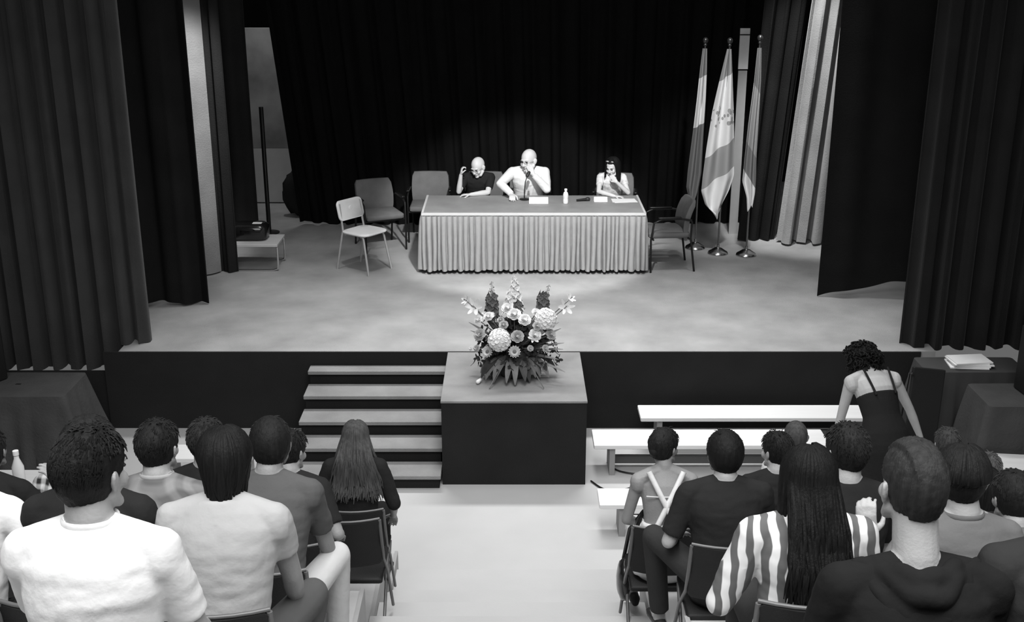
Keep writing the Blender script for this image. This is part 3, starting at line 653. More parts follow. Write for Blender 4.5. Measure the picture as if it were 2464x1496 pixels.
def tufts(b, Mh, n, ln, seed, lift=.35, curl=0, zmin=-.04):
    n = int(n*1.8); ln *= 1.35
    rr = random.Random(seed); C0 = Vector((0, -.012, .030)); b.M = Mh
    for i in range(n):
        z = rr.uniform(-.35, 1); a = rr.uniform(PI*1.10, PI*1.90) if z < .45 else rr.uniform(0, 2*PI); s_ = math.sqrt(1-z*z)
        d = Vector((s_*math.cos(a), s_*math.sin(a), z)); p = C0+Vector((d.x*.084, d.y*.106, d.z*.099))
        down = Vector((0, -.3, -1)) if not curl else Vector((rr.uniform(-1, 1), rr.uniform(-1, 1), rr.uniform(-1, 1)))
        t = (down-d*down.dot(d)).normalized() if z < .93 else Vector((rr.uniform(-1, 1), rr.uniform(-1, 1), 0)).normalized()
        e = p+(t*(1-lift)+d*lift)*ln*rr.uniform(.6, 1.2)
        m_ = p+t*ln*.5+d*ln*.15*(1+curl)
        b.tube([p-d*.006, m_, e], [.003, .0028, .0008], 4)
    b.M = None
def long_hair(b, Mh, Rh, L_, n, seed, spread=1.0, rag=.82, yback=-.13, wmin=.006, back=None):
    """locks falling over the crown and down the back; Rh rotation of head, lock tails hang straight down"""
    rr = random.Random(seed); C0 = Vector((0, -.012, .030))
    n = int(n*1.6)
    for i in range(n):
        f = (i+.5)/n; phi = -PI/2+(f-.5)*2*1.95; lay = rr.uniform(0, 1)
        pts = []; rad = []
        for k in range(7):
            th = (.12+k/6*1.50); k1 = 1.0+.02*lay
            d = Vector((math.sin(th)*math.cos(phi), math.sin(th)*math.sin(phi), math.cos(th)))
            p = C0+Vector((d.x*(.086+.010*lay), d.y*(.107+.012*lay), d.z*(.101+.008*lay)))
            pts.append(Mh @ p); rad.append(.0075 if k else .004)
        e = pts[-1]; ln = L_*rr.uniform(rag, 1.05); ctr = Mh @ Vector((0, 0, 0)); m = 9
        dx = (e.x-ctr.x)
        for k in range(1, m+1):
            q = k/m; z = e.z-ln*q
            x = e.x+dx*(spread-1)*q+.012*math.sin(q*5+i*1.3)*q
            if L_ < .25: pts.append(Vector((x, e.y+((.035 if L_ < .1 else -.012) if phi < -.2 and phi > -PI+.2 else 0)*q**.7, z))); rad.append(max(.0015, .0085*(1-.8*q**2))); continue
            yb = (back(z, x) if back else yback)-.012-.02*lay
            t = min(1, q*2.2); y = e.y+(min(yb, 1e9)-e.y)*t if phi < -.2 and phi > -PI+.2 else e.y+(min(e.y, yb+.10)-e.y)*t*.8
            pts.append(Vector((x, y+.005*math.sin(i+q*7), z))); rad.append(max(.0015, .0085*(1-.75*q**2.5)*(wmin/.006)))
        b.tube(pts, rad, 6, flat=.7)
def person(label, pos, yaw=0, S=1.0, lean=(.1, .1), side=0, twist=0, head=(0, 0, 0), arms=None, legs='sit', g=None, feet_z=None,
           skin_g=.36, shirt=None, sleeve=.62, pants=None, hair=None, hair_g=.02, vox=.0065, female=False, stock=1.0, neck_open=0, extras=(), neckfwd=.12, headS=1.0, trunk=1.0, neck=.128, dress=False, shoes=True, handvis=True, shoe_g=.03):
    """pos: seat contact point (or feet) in the world, yaw about z; everything below in the local frame, facing +y"""
    t = thing('person', label, 'person', pos, yaw, g)
    hipz = .09 if legs == 'sit' else .0
    base = Vector((0, 0, 0)) if legs == 'sit' else Vector((0, 0, .88*S))
    a0, a1 = lean; SP = .60
    def spine(s):
        n = 14; p = Vector((0, 0, .0)); 
        for i in range(n):
            q = s*(i+.5)/n; a = a0+(a1-a0)*q/SP; p = p+Vector((math.sin(side)*math.cos(a)*s/n, math.sin(a)*s/n, math.cos(a)*math.cos(side)*s/n))
        a = a0+(a1-a0)*s/SP; return base+p*S*trunk, a
    def fr(s):
        p, a = spine(s); tw = twist*min(1, s/SP); up = Vector((math.sin(side), math.sin(a), math.cos(a))).normalized()
        x = Vector((math.cos(tw), math.sin(tw), 0)); x = (x-up*x.dot(up)).normalized(); y = up.cross(x).normalized(); return p, x, y, up
    wsh = .178*S*stock*(.90 if female else 1)
    def torso(b, o, s0=-.02, s1=.60):
        if female: prof = [(-.02, .15, .10), (.04, .178, .125), (.12, .172, .122), (.24, .130, .098), (.34, .138, .108), (.43, .152, .118), (.50, .158, .098), (.55, .125, .075), (.585, .068, .060), (.605, .052, .054)]
        else: prof = [(-.02, .15, .10), (.04, .172, .122), (.12, .165, .120), (.24, .148, .112), (.34, .160, .120), (.43, .178, .126), (.50, .178, .108), (.55, .140, .085), (.585, .078, .066), (.605, .058, .060)]
        rs = []
        for s, rx, ry in prof:
            if s > s1+.001: continue
            p, x, y, up = fr(s); k = S*stock
            rs.append([p+x*math.cos(q)*(rx*k+o)+y*(math.sin(q)*(ry*k+o)*(1.0)) for q in [2*PI*i/28 for i in range(28)]])
        b.rings(rs)
    pn, xn, yn, un = fr(.585); ps, xs, ys, us = fr(.52)
    sh = {s: ps+xs*s*wsh-ys*.005*S for s in (-1, 1)}
    nd = (un+yn*neckfwd*2).normalized(); hc = pn+nd*neck*S
    HR = Matrix.Rotation(twist+head[0], 3, 'Z') @ Matrix.Rotation(-head[1], 3, 'X') @ Matrix.Rotation(head[2], 3, 'Y')
    HS = S*headS*(.96 if female else 1); Mh = Matrix.Translation(hc) @ (HR @ Matrix.Scale(HS, 3)).to_4x4()
    body = MB(); torso(body, -.012)
    # neck and head
    body.tube([pn-un*.04*S, pn+un*.015*S, hc+HR @ Vector((0, -.022, -.05))*HS, hc+HR @ Vector((0, -.015, 0))*HS], [.066*S*(.82 if female else 1), .061*S*(.80 if female else 1), .058*S*(.82 if female else 1), .054*S], 16)
    body.M = Mh
    body.ell((0, -.012, .030), (.077, .098, .092), seg=24, nr=16)
    body.ell((0, .018, -.040), (.060, .070, .072), seg=20, nr=12)
    body.ell((0, .062, -.098), (.028, .026, .022), seg=12, nr=8); body.ell((0, .082, .020), (.052, .014, .012), seg=12, nr=8)
    for s in (-1, 1):
        body.ell((s*.040, .062, -.030), (.024, .024, .026), seg=10, nr=8); body.cap((s*.045, .045, -.085), (s*.058, .0, -.05), .018, .022, 8)
        body.ell((s*.081, -.006, -.006), (.009, .021, .033), rot=Matrix.Rotation(s*.35, 3, 'Z') @ Matrix.Rotation(.15, 3, 'X'), seg=12, nr=8)
        body.ell((s*.088, -.016, .004), (.006, .013, .024), rot=Matrix.Rotation(s*.5, 3, 'Z'), seg=10, nr=6)
    body.cap((0, .088, .008), (0, .108, -.030), .009, .013, 8); body.ell((-.010, .100, -.036), (.010, .010, .008), seg=8, nr=6); body.ell((.010, .100, -.036), (.010, .010, .008), seg=8, nr=6)
    body.ell((0, .083, -.064), (.024, .012, .009), seg=10, nr=6)
    body.M = None
    # shoulders
    for s in (-1, 1):
        body.cap(pn+un*.0*S, sh[s]+us*.0, .045*S, .048*S); body.cap(sh[s]-us*.005, sh[s]-us*.03*S, .052*S, .05*S)
    arms = arms or {}; AP = {}
    for s, key in ((-1, 'L'), (1, 'R')):
        sp = arms.get(key, {}); tgt = Vector(sp.get('to', (s*.13, .34, .17)))
        tgt = tgt*S if legs == 'sit' else tgt
        el, wr = ik(sh[s], tgt, .285*S, .255*S, sp.get('pole', (s*.35, -.15, -1)))
        AP[s] = (sh[s], el, wr); k = .88 if female else 1
        body.cap(sh[s], el, .047*S*k*stock, .038*S*k, 14); body.cap(el, el.lerp(wr, .3), .038*S*k, .039*S*k, 12); body.cap(el.lerp(wr, .3), wr, .039*S*k, .025*S*k, 12)
        hd = Vector(sp.get('dir', (wr-el).normalized())); hn = Vector(sp.get('n', (-s*.3, 0, -1)))
        sd = sp.get('side', None)
        if sd is None:
            x = hd.cross(hn); sd = 1 if x.dot(Vector((-s, .3, .3))) > 0 else -1
        hand(body, wr, hd, hn, sd, sp.get('curl', .45), S*(.92 if female else 1))
    LP = {}
    floor_ = feet_z if feet_z is not None else -.445
    for s, key in ((-1, 'l'), (1, 'r')):
        if legs == 'sit': hip = base+Vector((s*.085*S, .01, .085*S)); kn = Vector((s*.13*S, .42*S, .10*S)); an = Vector((s*.13*S, .43*S, floor_+.085))
        else: hip = base+Vector((s*.085*S, 0, 0)); kn = Vector((s*.10*S, .03, .47*S)); an = Vector((s*.11*S, -.01, .085))
        if isinstance(arms.get('legs'), dict) and key in arms['legs']: kn, an = [Vector(q) for q in arms['legs'][key]]
        LP[s] = (hip, kn, an); body.cap(hip, kn, .078*S, .054*S, 14); body.cap(kn, kn.lerp(an, .35), .054*S, .052*S, 12); body.cap(kn.lerp(an, .35), an, .052*S, .033*S, 12)
        fd = (an-kn); fwd = Vector((s*.15, 1, 0)).normalized()
        body.cap(an-Vector((0, 0, .035)), an+fwd*.13*S-Vector((0, 0, .058)), .036*S, .024*S, 10)
    body.build('body', skin(skin_g), t, remesh=vox, it=2)
    # eyes, brows, mouth
    b = MB(); b.M = Mh
    b.M = None
    for s in (-1, 1): b = MB(); b.M = Mh; b.ell((s*.030, .083, .002), (.012, .008, .006), seg=10, nr=6); b.M = None; b.build('eye', mat('eye_dark', .03, .3), t)
    b = MB(); b.M = Mh
    b.M = None
    for s in (-1, 1): b = MB(); b.M = Mh; b.tube([(s*.015, .094, .020), (s*.032, .093, .026), (s*.048, .082, .022)], [.003, .0035, .002], 6); b.M = None; b.build('eyebrow', hairm(max(hair_g, .03)), t)
    b = MB(); b.M = Mh; b.tube([(-.02, .088, -.065), (0, .096, -.063), (.02, .088, -.065)], [.003, .005, .003], 6); b.M = None; b.build('mouth', mat('lips', .14, .5), t)
    # clothes
    if shirt is not None:
        b = MB(); o = .013
        torso(b, o, s1=.585)
        for s in (-1, 1):
            a_, e_, w_ = AP[s]; k = .88 if female else 1
            b.cap(pn-un*.005, sh[s], .048*S, .058*S*stock); b.cap(sh[s], sh[s]-us*.03*S, .061*S*stock, .062*S)
            if sleeve <= 1:
                m_ = a_.lerp(e_, sleeve); b.tube([a_, a_.lerp(e_, sleeve*.5), m_], [.062*S*stock, .060*S*k, .056*S*k*stock], 18)
            else:
                q = sleeve-1; b.cap(a_, e_, .061*S*stock, .052*S); b.cap(e_, e_.lerp(w_, .5*q), .052*S, .046*S); m_ = e_.lerp(w_, q); b.tube([e_, e_.lerp(w_, q*.5), m_], [.052*S, .046*S, .038*S], 16)
        rr = random.Random(len(label)); off = Vector((rr.uniform(0, 20), 0, 0))
        def wr_(p):
            n_ = noise.noise(Vector((p.x*5, p.y*5, p.z*11))+off)*.007+noise.noise(Vector((p.x*14, p.y*14, p.z*34))+off)*.0035
            c = Vector((0, p.y*.0, p.z)); d = Vector((p.x, p.y-.05, 0)); d = d.normalized() if d.length > .01 else d; return p+d*n_
        b.build('dress' if dress else 'shirt', shirt, t, remesh=.008, it=4, fn=wr_)
    if pants is not None:
        b = MB(); k = .012
        rs = []
        for s_, rx, ry in ((-.03, .13, .10), (.0, .165, .122), (.06, .182, .13), (.13, .172, .127)):
            p, x, y, up = fr(s_); rs.append([p+x*math.cos(q)*(rx*S*stock+k*.5)+y*math.sin(q)*(ry*S*stock+k*.5) for q in [2*PI*i/24 for i in range(24)]])
        b.rings(rs)
        for s in (-1, 1):
            h_, kn, an = LP[s]; b.cap(h_, kn, .090*S, .066*S, 14); b.cap(kn, kn.lerp(an, .4), .066*S, .062*S, 12); b.tube([kn, kn.lerp(an, .4), kn.lerp(an, .93)], [.064*S, .062*S, .055*S], 14)
        b.build('trousers', pants, t, remesh=.009, it=4)
    if shoes:
        for s in (-1, 1):
            h_, kn, an = LP[s]; b = MB(); fwd = Vector((s*.15, 1, 0)).normalized(); z0 = an.z-.085; sx_ = fwd.cross(Vector((0, 0, 1)))
            rs = []
            for q, hw, hh in ((-.075, .022, .045), (-.055, .034, .075), (0, .037, .080), (.06, .040, .055), (.12, .044, .042), (.165, .036, .034), (.185, .016, .022)):
                c = Vector((an.x, an.y, z0))+fwd*q*S
                rs.append([c+sx_*math.cos(w)*hw*S+Vector((0, 0, 1))*(hh*S*(.5+.5*math.sin(w))) for w in [2*PI*i/14 for i in range(14)]])
            b.rings(rs); b.build('shoe', mat('shoe_%03d' % int(shoe_g*1000), shoe_g, .5), t)
    # hair
    if hair:
        k = hair.get('kind', 'short'); seed = len(label)*3+1
        b = MB()
        if k != 'bald':
            st_ = dict(hair)
            hair_shell(b, Mh, S, st_, seed, hair.get('rough', .0018), (.008 if k == 'long' else hair.get('thick', .015)*.8))
        if k == 'short': tufts(b, Mh, hair.get('tufts', 360), hair.get('len', .03), seed, hair.get('lift', .25)*.5, hair.get('curl', 0))
        if k == 'long':
            def back(z, x, fr=fr):
                s_ = max(0, min(.58, (z-base.z)/S)); p, xx, yy, up = fr(s_); return p.y-.125*S*stock*(1 if s_ < .5 else .75)*math.sqrt(max(.1, 1-min(.9, ((x-p.x)/(.2*S))**2)))-.02
            long_hair(b, Mh, HR, hair.get('L', .4), hair.get('n', 120), seed, hair.get('spread', 1.0), rag=hair.get('rag', .82), back=back, wmin=hair.get('w', .006))
        if k == 'bun':
            b.M = Mh; b.ell((0, -.10, -.01), (.035, .03, .035), seg=16, nr=10, fn=lambda d, p: p*(1+.1*noise.noise(d*5))); b.M = None
            tufts(b, Mh, 60, .03, seed, .1)
        if k == 'curly':
            rr = random.Random(seed); b.M = Mh
            for i in range(420):
                z = rr.uniform(-.7, 1); a = rr.uniform(PI*.85, PI*2.15) if z < .5 else rr.uniform(0, 2*PI); s_ = math.sqrt(1-z*z); d = Vector((s_*math.cos(a), s_*math.sin(a), z))
                p = Vector((0, -.012, .02))+Vector((d.x*.115, d.y*.13, d.z*.125))*rr.uniform(.75, 1.08); x, y = frame(d); ph = rr.uniform(0, 6)
                b.tube([p+x*.014*math.cos(ph+q)+y*.014*math.sin(ph+q)+d*.006*q-Vector((0, 0, .004*q)) for q in [0, 1, 2, 3, 4, 5, 6, 7]], [.006]*7+[.002], 5)
            b.M = None
        if b.v: b.build('hair', hairm(hair_g), t)
    for e in extras: e(t, dict(Mh=Mh, hc=hc, fr=fr, sh=sh, AP=AP, LP=LP, S=S, pn=pn, un=un, yn=yn, xn=xn, HR=HR))
    return t
def collar(g):
    def f(t, c):
        p, x, y, up = c['fr'](.588); b = MB(); S = c['S']; N = 28
        rs = [[p+x*math.cos(q)*.072*S+y*math.sin(q)*.066*S+up*(.006+.004*math.cos(q-PI/2))*S+(x*math.cos(q)+y*math.sin(q))*math.cos(w)*.0045+up*math.sin(w)*.010 for w in [2*PI*i/8 for i in range(8)]] for q in [2*PI*i/N for i in range(N+1)]]
        b.rings(rs, cap=False); b.build('collar', g, t)
    return f
def hood(m):
    def f(t, c):
        S = c['S']; b = MB(); fr = c['fr']
        for j in range(6):
            rx = (.088+.009*j); dr = .02+.036*j; rad = (.030, .028, .026, .026, .024, .018)[j]
            pts = []; rads = []
            for i in range(29):
                q = PI+PI*(i/28)*1.1-.05*PI; bk = max(0, -math.sin(q)); d_ = dr*bk**1.6
                p, x, y, up = fr(max(.2, .585-.25*0-d_*1.0)); out = .072+.045*min(1, d_/.06)*1
                pts.append(p+x*math.cos(q)*rx*(1+.25*(1-bk))*S-y*bk*(out+.012*math.sin(j*2.1))*S+up*(.012*math.sin(i*.9+j*2)*.5)*S); rads.append(rad*(.62+.45*bk)*S)
            b.tube(pts, rads, 10)
        b.build('hood', m, t, remesh=.007, it=3)
    return f
SIT = .455
def seated(label, px, py, row, dx=0, S=None, lean=(.12, .22), chair_label=None, seat=SIT, **k):
    """put a seated person so that the head centre lands at the head seen in the photo; chair and seat height come from the tier"""
    NK = k.get('neck', .128); Y = ROWY[row]; p = ony(px, py, Y); z = TIER[row]+seat
    # head centre above the seat for size 1 with this lean
    a0, a1 = lean; n = 20; hy = hz = 0
    for i in range(n): a = a0+(a1-a0)*(i+.5)/n; hy += math.sin(a)*.585/n; hz += math.cos(a)*.585/n
    u = Vector((math.sin(a1), math.cos(a1))); yv = Vector((math.cos(a1), -math.sin(a1))); nd = (u+yv*.24).normalized(); hy += nd.x*NK; hz += nd.y*NK
    S = S or .96; need = (p.z-z)/S-nd.y*NK; trunk = max(.80, min(1.22, need/(hz-nd.y*NK))); hy = (hy-nd.x*NK)*trunk+nd.x*NK; k['trunk'] = trunk; sd = k.get('side', 0)
    x = p.x-dx; yaw = k.pop('yaw', 0)
    yp = Y-hy*S*math.cos(yaw)
    yp = max(yp, Y-.20) if 'free' not in k else yp
    k.pop('free', None)
    pos = Vector((x-math.sin(side_ := sd)*.6*S, yp, z))
    if chair_label: chair(pos.x, yp+.06, TIER[row], chair_label)
    return person(label, pos, yaw, S, lean, feet_z=-seat, **k)
white_c = cloth(.80, 'w'); black_c = cloth(.02, 'b'); grey_c = cloth(.15, 'g'); dark_c = cloth(.030, 'd'); lgrey_c = cloth(.42, 'l')
jean = cloth(.05, 'j'); palep = cloth(.62, 'p'); midp = cloth(.10, 'm')
SH = dict(kind='short')
# ---------------------------------------------------------------- row 5, nearest
seated('man in a white t-shirt with short black hair, largest figure at lower left', 240, 1137, 5, dx=.02, lean=(.10, .16), head=(-.38, .12, 0), shirt=white_c, sleeve=.80, pants=jean, hair=dict(kind='short', tufts=700, len=.022, lift=.2, nape=-.080, thick=.012), hair_g=.012, stock=1.0, vox=.006, skin_g=.36, chair_label='dark padded chair under the man in the white t-shirt', extras=[collar(white_c)], arms={'L': dict(to=(-.15, .36, .16)), 'R': dict(to=(.20, .33, .18))})
seated('young man in a dark hooded sweatshirt with faded short hair at lower right', 2195, 1172, 5, neck=.195, lean=(.10, .2), head=(.14, .10, 0), shirt=mat('hoodie', .015, .95, 0, .1, .6, 14, .15, 6), sleeve=1.95, pants=jean, hair=dict(kind='short', fade=True, tufts=0, nape=-.075, side=.02, thick=.013, top=.45, sweep=.3), hair_g=.035, stock=1.10, vox=.006, skin_g=.40, chair_label='dark padded chair under the man in the hooded sweatshirt', extras=[hood(mat('hoodie', .022))])
seated('person in a dark top cut off by the lower right corner', 2590, 1200, 5, shirt=dark_c, sleeve=1.9, pants=jean, hair=SH, lean=(.2, .35), stock=1.15, chair_label='dark padded chair at the lower right corner')
# ---------------------------------------------------------------- row 4
seated('person with dark chin-length hair in a pale grey t-shirt, second from lower left', 537, 1118, 4, lean=(.22, .30), head=(.12, .12, 0), shirt=lgrey_c, sleeve=.55, pants=midp, hair=dict(kind='long', L=.205, n=150, rag=.45, spread=.45, thick=.014, nape=-.1, side=-.06), hair_g=.012, skin_g=.30, stock=1.02, chair_label='dark padded chair under the person in the pale grey t-shirt', arms={'R': dict(to=(.20, .36, .10), pole=(.5, -.4, -1)), 'legs': {'r': ((.24, .38, .12), (.16, .34, -.36))}})
seated('person in a black top with thick dark hair half hidden behind the white t-shirt man', 215, 1068, 4, lean=(.1, .2), shirt=black_c, sleeve=1.9, pants=jean, hair=dict(kind='short', thick=.024, len=.03, tufts=500), hair_g=.02, chair_label='dark padded chair under the person in black behind the white t-shirt man')
seated('person in a white sleeve cut off by the left edge with one arm raised', -105, 1095, 4, lean=(.2, .3), shirt=white_c, sleeve=.75, pants=jean, hair=SH, skin_g=.33, arms={'R': dict(to=(.33, .28, .60), pole=(.9, -.2, -.9), dir=(-.35, .15, 1), n=(-1, 0, 0), curl=.5)}, chair_label='dark padded chair at the left edge in the second row')
r5m = stripes('striped_cloth', .12, .78, 6.2, (0, 0, 0), 3.2)
seated('woman with very long straight black hair in a striped blouse', 1940, 1150, 4, lean=(.14, .2), head=(.25, .05, 0), female=True, S=.98, shirt=r5m, sleeve=1.7, pants=jean, hair=dict(kind='long', L=.37, n=260, spread=1.3, thick=.018, side=-.06, nape=-.1), hair_g=.010, stock=1.12, chair_label='dark padded chair under the woman in the striped blouse', arms={'L': dict(to=(-.24, .30, .16), pole=(-.6, -.5, -1)), 'R': dict(to=(.12, .3, .3))})
seated('person with straight dark hair in a grey round-neck shirt behind the hooded man', 2312, 1152, 4, lean=(.12, .2), head=(-.15, .1, 0), S=.95, shirt=grey_c, sleeve=.8, pants=jean, hair=dict(kind='long', L=.06, n=110, rag=.5, spread=.75, side=-.05), hair_g=.015, skin_g=.45, stock=.92, extras=[collar(grey_c)], chair_label='dark padded chair under the person in the grey round-neck shirt', arms={'L': dict(to=(-.30, .20, .46), pole=(-.9, -.2, -1), dir=(-.1, .1, 1), n=(.4, 1, 0), curl=.6)})
# ---------------------------------------------------------------- row 3
seated('man with thick dark hair in a grey t-shirt and light trousers at the left aisle', 641, 1086, 3, lean=(.30, .36), head=(.1, .2, 0), shirt=cloth(.10, 'h'), sleeve=.85, pants=palep, hair=dict(kind='short', thick=.020, tufts=400, len=.025), hair_g=.018, skin_g=.30, stock=1.02, chair_label='dark padded chair with pale frame under the man in light trousers', arms={'R': dict(to=(.24, .40, .10), pole=(.4, -.5, -1)), 'legs': {'r': ((.25, .36, .17), (.22, .42, -.36))}}, shoe_g=.05)
pat = stripes('patterned_cloth', .12, .27, 3.2, (.6, .4, .2), 9, cross=True, soft=.3)
seated('person in a grey patterned shirt with short dark hair left of centre', 378, 1070, 3, lean=(.2, .26), head=(-.2, .12, 0), shirt=pat, sleeve=.9, pants=jean, hair=dict(kind='short', thick=.014, tufts=260), hair_g=.018, skin_g=.40, stock=1.05, extras=[collar(lgrey_c)], chair_label='dark padded chair under the person in the patterned shirt')
seated('person in a black t-shirt with short dark hair right of the long-haired woman', 2035, 1085, 3, lean=(.12, .2), head=(.3, .1, 0), shirt=black_c, sleeve=.8, pants=jean, hair=dict(kind='short', thick=.016, tufts=500, lift=.4), hair_g=.02, skin_g=.42, chair_label='dark padded chair under the person in black right of the long-haired woman')
seated('person in a grey shirt with dark hair at the right edge', 2445, 1212, 3, lean=(.28, .45), S=.97, head=(.1, .2, 0), shirt=grey_c, sleeve=.9, pants=jean, hair=dict(kind='short', thick=.018), hair_g=.02, chair_label='dark padded chair at the right edge under the grey shirt')
# ---------------------------------------------------------------- row 2
seated('man in a dark t-shirt and dark trousers seated at the right aisle', 1745, 1098, 2, lean=(.24, .28), head=(.08, .1, 0), shirt=cloth(.022, 'k'), sleeve=.85, pants=cloth(.04, 'q'), hair=dict(kind='short', thick=.024, tufts=700, len=.03, nape=-.09), hair_g=.014, skin_g=.42, S=.98, stock=1.06, chair_label='dark padded chair under the man in the dark t-shirt at the right aisle', arms={'L': dict(to=(-.22, .32, .20), pole=(-.5, -.4, -1)), 'R': dict(to=(.16, .42, .2)), 'legs': {'l': ((-.33, .34, .17), (-.27, .40, -.36))}})
seated('small figure in black with dark hair seated between the left aisle men', 690, 1072, 2, S=.90, lean=(.3, .4), head=(-.5, .2, 0), shirt=black_c, sleeve=.8, pants=jean, hair=dict(kind='short', thick=.012), hair_g=.02, skin_g=.30, chair_label='dark padded chair under the small figure in black', arms={'R': dict(to=(.26, .30, .24))})
seated('person in a black top behind the chin-length haired person', 497, 1052, 2, S=.97, lean=(.15, .2), head=(-.3, .1, 0), shirt=black_c, sleeve=.8, pants=jean, hair=dict(kind='short', thick=.012), hair_g=.03, chair_label='dark padded chair under the figure in black by the white bench')
seated('person in black at the left edge holding a clear bottle', -30, 1090, 2, lean=(.2, .3), shirt=black_c, sleeve=.95, pants=jean, hair=SH, skin_g=.28, arms={'R': dict(to=(.28, .38, .22), pole=(.9, -.2, -.9), dir=(-.2, .6, .3), n=(-.8, .2, 0), curl=.8)}, chair_label='dark padded chair at the left edge in the fourth row')
seated('person with dark shoulder-length hair in a black top before the slanting bench', 2368, 1175, 2, S=.92, lean=(.25, .4), female=True, shirt=black_c, sleeve=1.8, pants=jean, hair=dict(kind='long', L=.22, n=110, spread=1.1), hair_g=.015, chair_label='dark padded chair in front of the slanting right bench')
# ---------------------------------------------------------------- row 1
plaid = stripes('plaid_cloth', .02, .85, 5.5, (0, 0, 0), .5, cross=True, soft=.25)
seated('person in a white and black plaid shirt near the left edge', 172, 1088, 1, S=.93, lean=(.2, .3), shirt=plaid, sleeve=.8, pants=jean, hair=dict(kind='short', thick=.018), hair_g=.02, chair_label='dark padded chair under the plaid shirt')
def straps(t, c):
    fr = c['fr']; S = c['S']
    for s in (-1, 1):
        pts = []
        for i in range(10):
            q = i/9; p, x, y, up = fr(.58-.30*q); xx = s*(.105-.17*q)*S; pts.append(p+x*xx-y*(.086+.042*math.sin(q*1.7))*S)
        b = MB(); b.tube(pts, .017, 8, flat=1); b.build('strap', white_c, t)
    b = MB(); rs = []
    for s_, rx, ry in ((0, .19, .135), (.12, .182, .132), (.24, .142, .110), (.29, .138, .112)):
        p, x, y, up = fr(s_); rs.append([p+x*math.cos(q)*rx*S+y*math.sin(q)*ry*S for q in [2*PI*i/28 for i in range(28)]])
    b.rings(rs); b.build('top', white_c, t, remesh=.009, it=3)
    p, x, y, up = fr(.45); b = MB(); b.tube([p+x*(-.12+.24*i/8)*S-y*(.118-.02*abs(i/4-1)**2)*S for i in range(9)], .004, 6); b.build('band', mat('silver_band', .7, .4), t)
seated('girl with pinned-up hair in a white crossed-strap top at the right aisle', 1598, 1075, 1, S=.98, lean=(.2, .24), head=(-.75, .12, 0), female=True, shirt=None, pants=white_c, hair=dict(kind='bun', thick=.014, nape=-.06), hair_g=.02, skin_g=.28, vox=.006, extras=[straps], chair_label='dark padded chair under the girl in the crossed-strap top')
seated('man with short dark hair and beard in a black shirt, turned left', 1868, 1085, 1, lean=(.12, .2), head=(.55, .1, 0), shirt=black_c, sleeve=.8, pants=jean, hair=dict(kind='short', thick=.014, side=-.01), hair_g=.018, skin_g=.42, chair_label='dark padded chair under the bearded man in black')
seated('child-sized figure with pale cropped hair at the right edge below the slanting bench', 2408, 1168, 1, S=.88, lean=(.5, .8), shirt=lgrey_c, pants=jean, hair=dict(kind='short', thick=.010), hair_g=.12, chair_label='dark padded chair in front of the low right bench')
# ---------------------------------------------------------------- row 0
seated('woman with long brown hair in a black dress on the left aisle front chair', 855, 1052, 0, lean=(.10, .18), head=(.15, .12, .05), female=True, S=.98, shirt=black_c, dress=True, sleeve=1.2, pants=black_c, hair=dict(kind='long', L=.40, n=220, rag=.7, spread=2.1, thick=.020, side=-.05), hair_g=.09, skin_g=.35, vox=.006, stock=1.05, chair_label='dark padded front-row chair under the woman with long brown hair', arms={'L': dict(to=(-.24, .24, .16), pole=(-.6, -.4, -1)), 'R': dict(to=(.24, .22, .16), pole=(.5, -.4, -1))})
seated('man with closely shaved head and white collar in front of the long benches', 1916, 1022, 0, lean=(.1, .16), head=(.0, .05, 0), shirt=white_c, sleeve=.8, pants=jean, hair=dict(kind='shaved', thick=.004, rough=.001, nape=-.06), hair_g=.09, skin_g=.25, chair_label='dark padded front-row chair under the man with the shaved head')
seated('person with greyish hair in the front row right of the bending woman', 2280, 1072, 0, S=.95, lean=(.2, .3), shirt=cloth(.3, 'z'), pants=jean, hair=dict(kind='short', thick=.014), hair_g=.07, chair_label='dark padded front-row chair right of the bending woman')
# spare aisle chair nobody sits on
chair(-1.42, ROWY[1]-.03, TIER[1], 'empty dark padded chair of the second row by the left aisle', .05)
chair(-.99, ROWY[1]-.05, TIER[1], 'empty dark padded chair at the very edge of the left aisle, second from the front', 0)
b = MB(); b.ell((0, 0, .09), (.13, .10, .09), seg=32, nr=20, fn=lambda d, p: p*(1+.45*noise.noise(d*2.5)+.2*noise.noise(d*6))); p = ony(1815, 1128, 7.0)
o = b.build('crumpled_cloth', white_c); o.location = (p.x, 7.62, TIER[0]+.30); o.scale = (1, 1, 1.2); tag(o, 'crumpled white cloth between the dark t-shirt man and the bearded man', 'cloth')
o.location = (p.x, 7.35, TIER[0]); o.scale = (1, 1, 2.6)
# ---------------------------------------------------------------- bag hung at the girl's chair
t = thing('shoulder_bag', 'black glossy shoulder bag hanging beside the girl in white straps', 'bag', (.70, 6.36, TIER[1]))
b = MB(); b.ell((0, 0, .30), (.05, .12, .14), seg=20, nr=12, fn=lambda d, p: p*(1+.08*noise.noise(d*4))); b.build('body', mat('gloss_black', .012, .18, 0, .6), t)
b = MB(); b.tube([(0, -.09, .38), (.03, -.10, .65), (.10, -.04, .80), (.03, .06, .62), (0, .08, .40)], .012, 8, flat=.6); b.build('strap', mat('gloss_black', .012, .18), t)
# ---------------------------------------------------------------- bottle at the left edge
p = ony(42, 1118, ROWY[2]+.35); t = thing('water_bottle', 'clear bottle held by the person in black at the left edge', 'bottle', p-Vector((0, 0, .14)))
b = MB(); b.lathe((0, 0, 0), [(.002, 0), (.030, .001), (.032, .02), (.032, .13), (.014, .18), (.013, .20), (.002, .20)], 16); b.build('bottle_body', mat('bottle', .85, .25), t)
b = MB(); b.lathe((0, 0, .2), [(.002, 0), (.016, 0), (.016, .025), (.002, .025)], 16); b.build('cap', white_p, t)
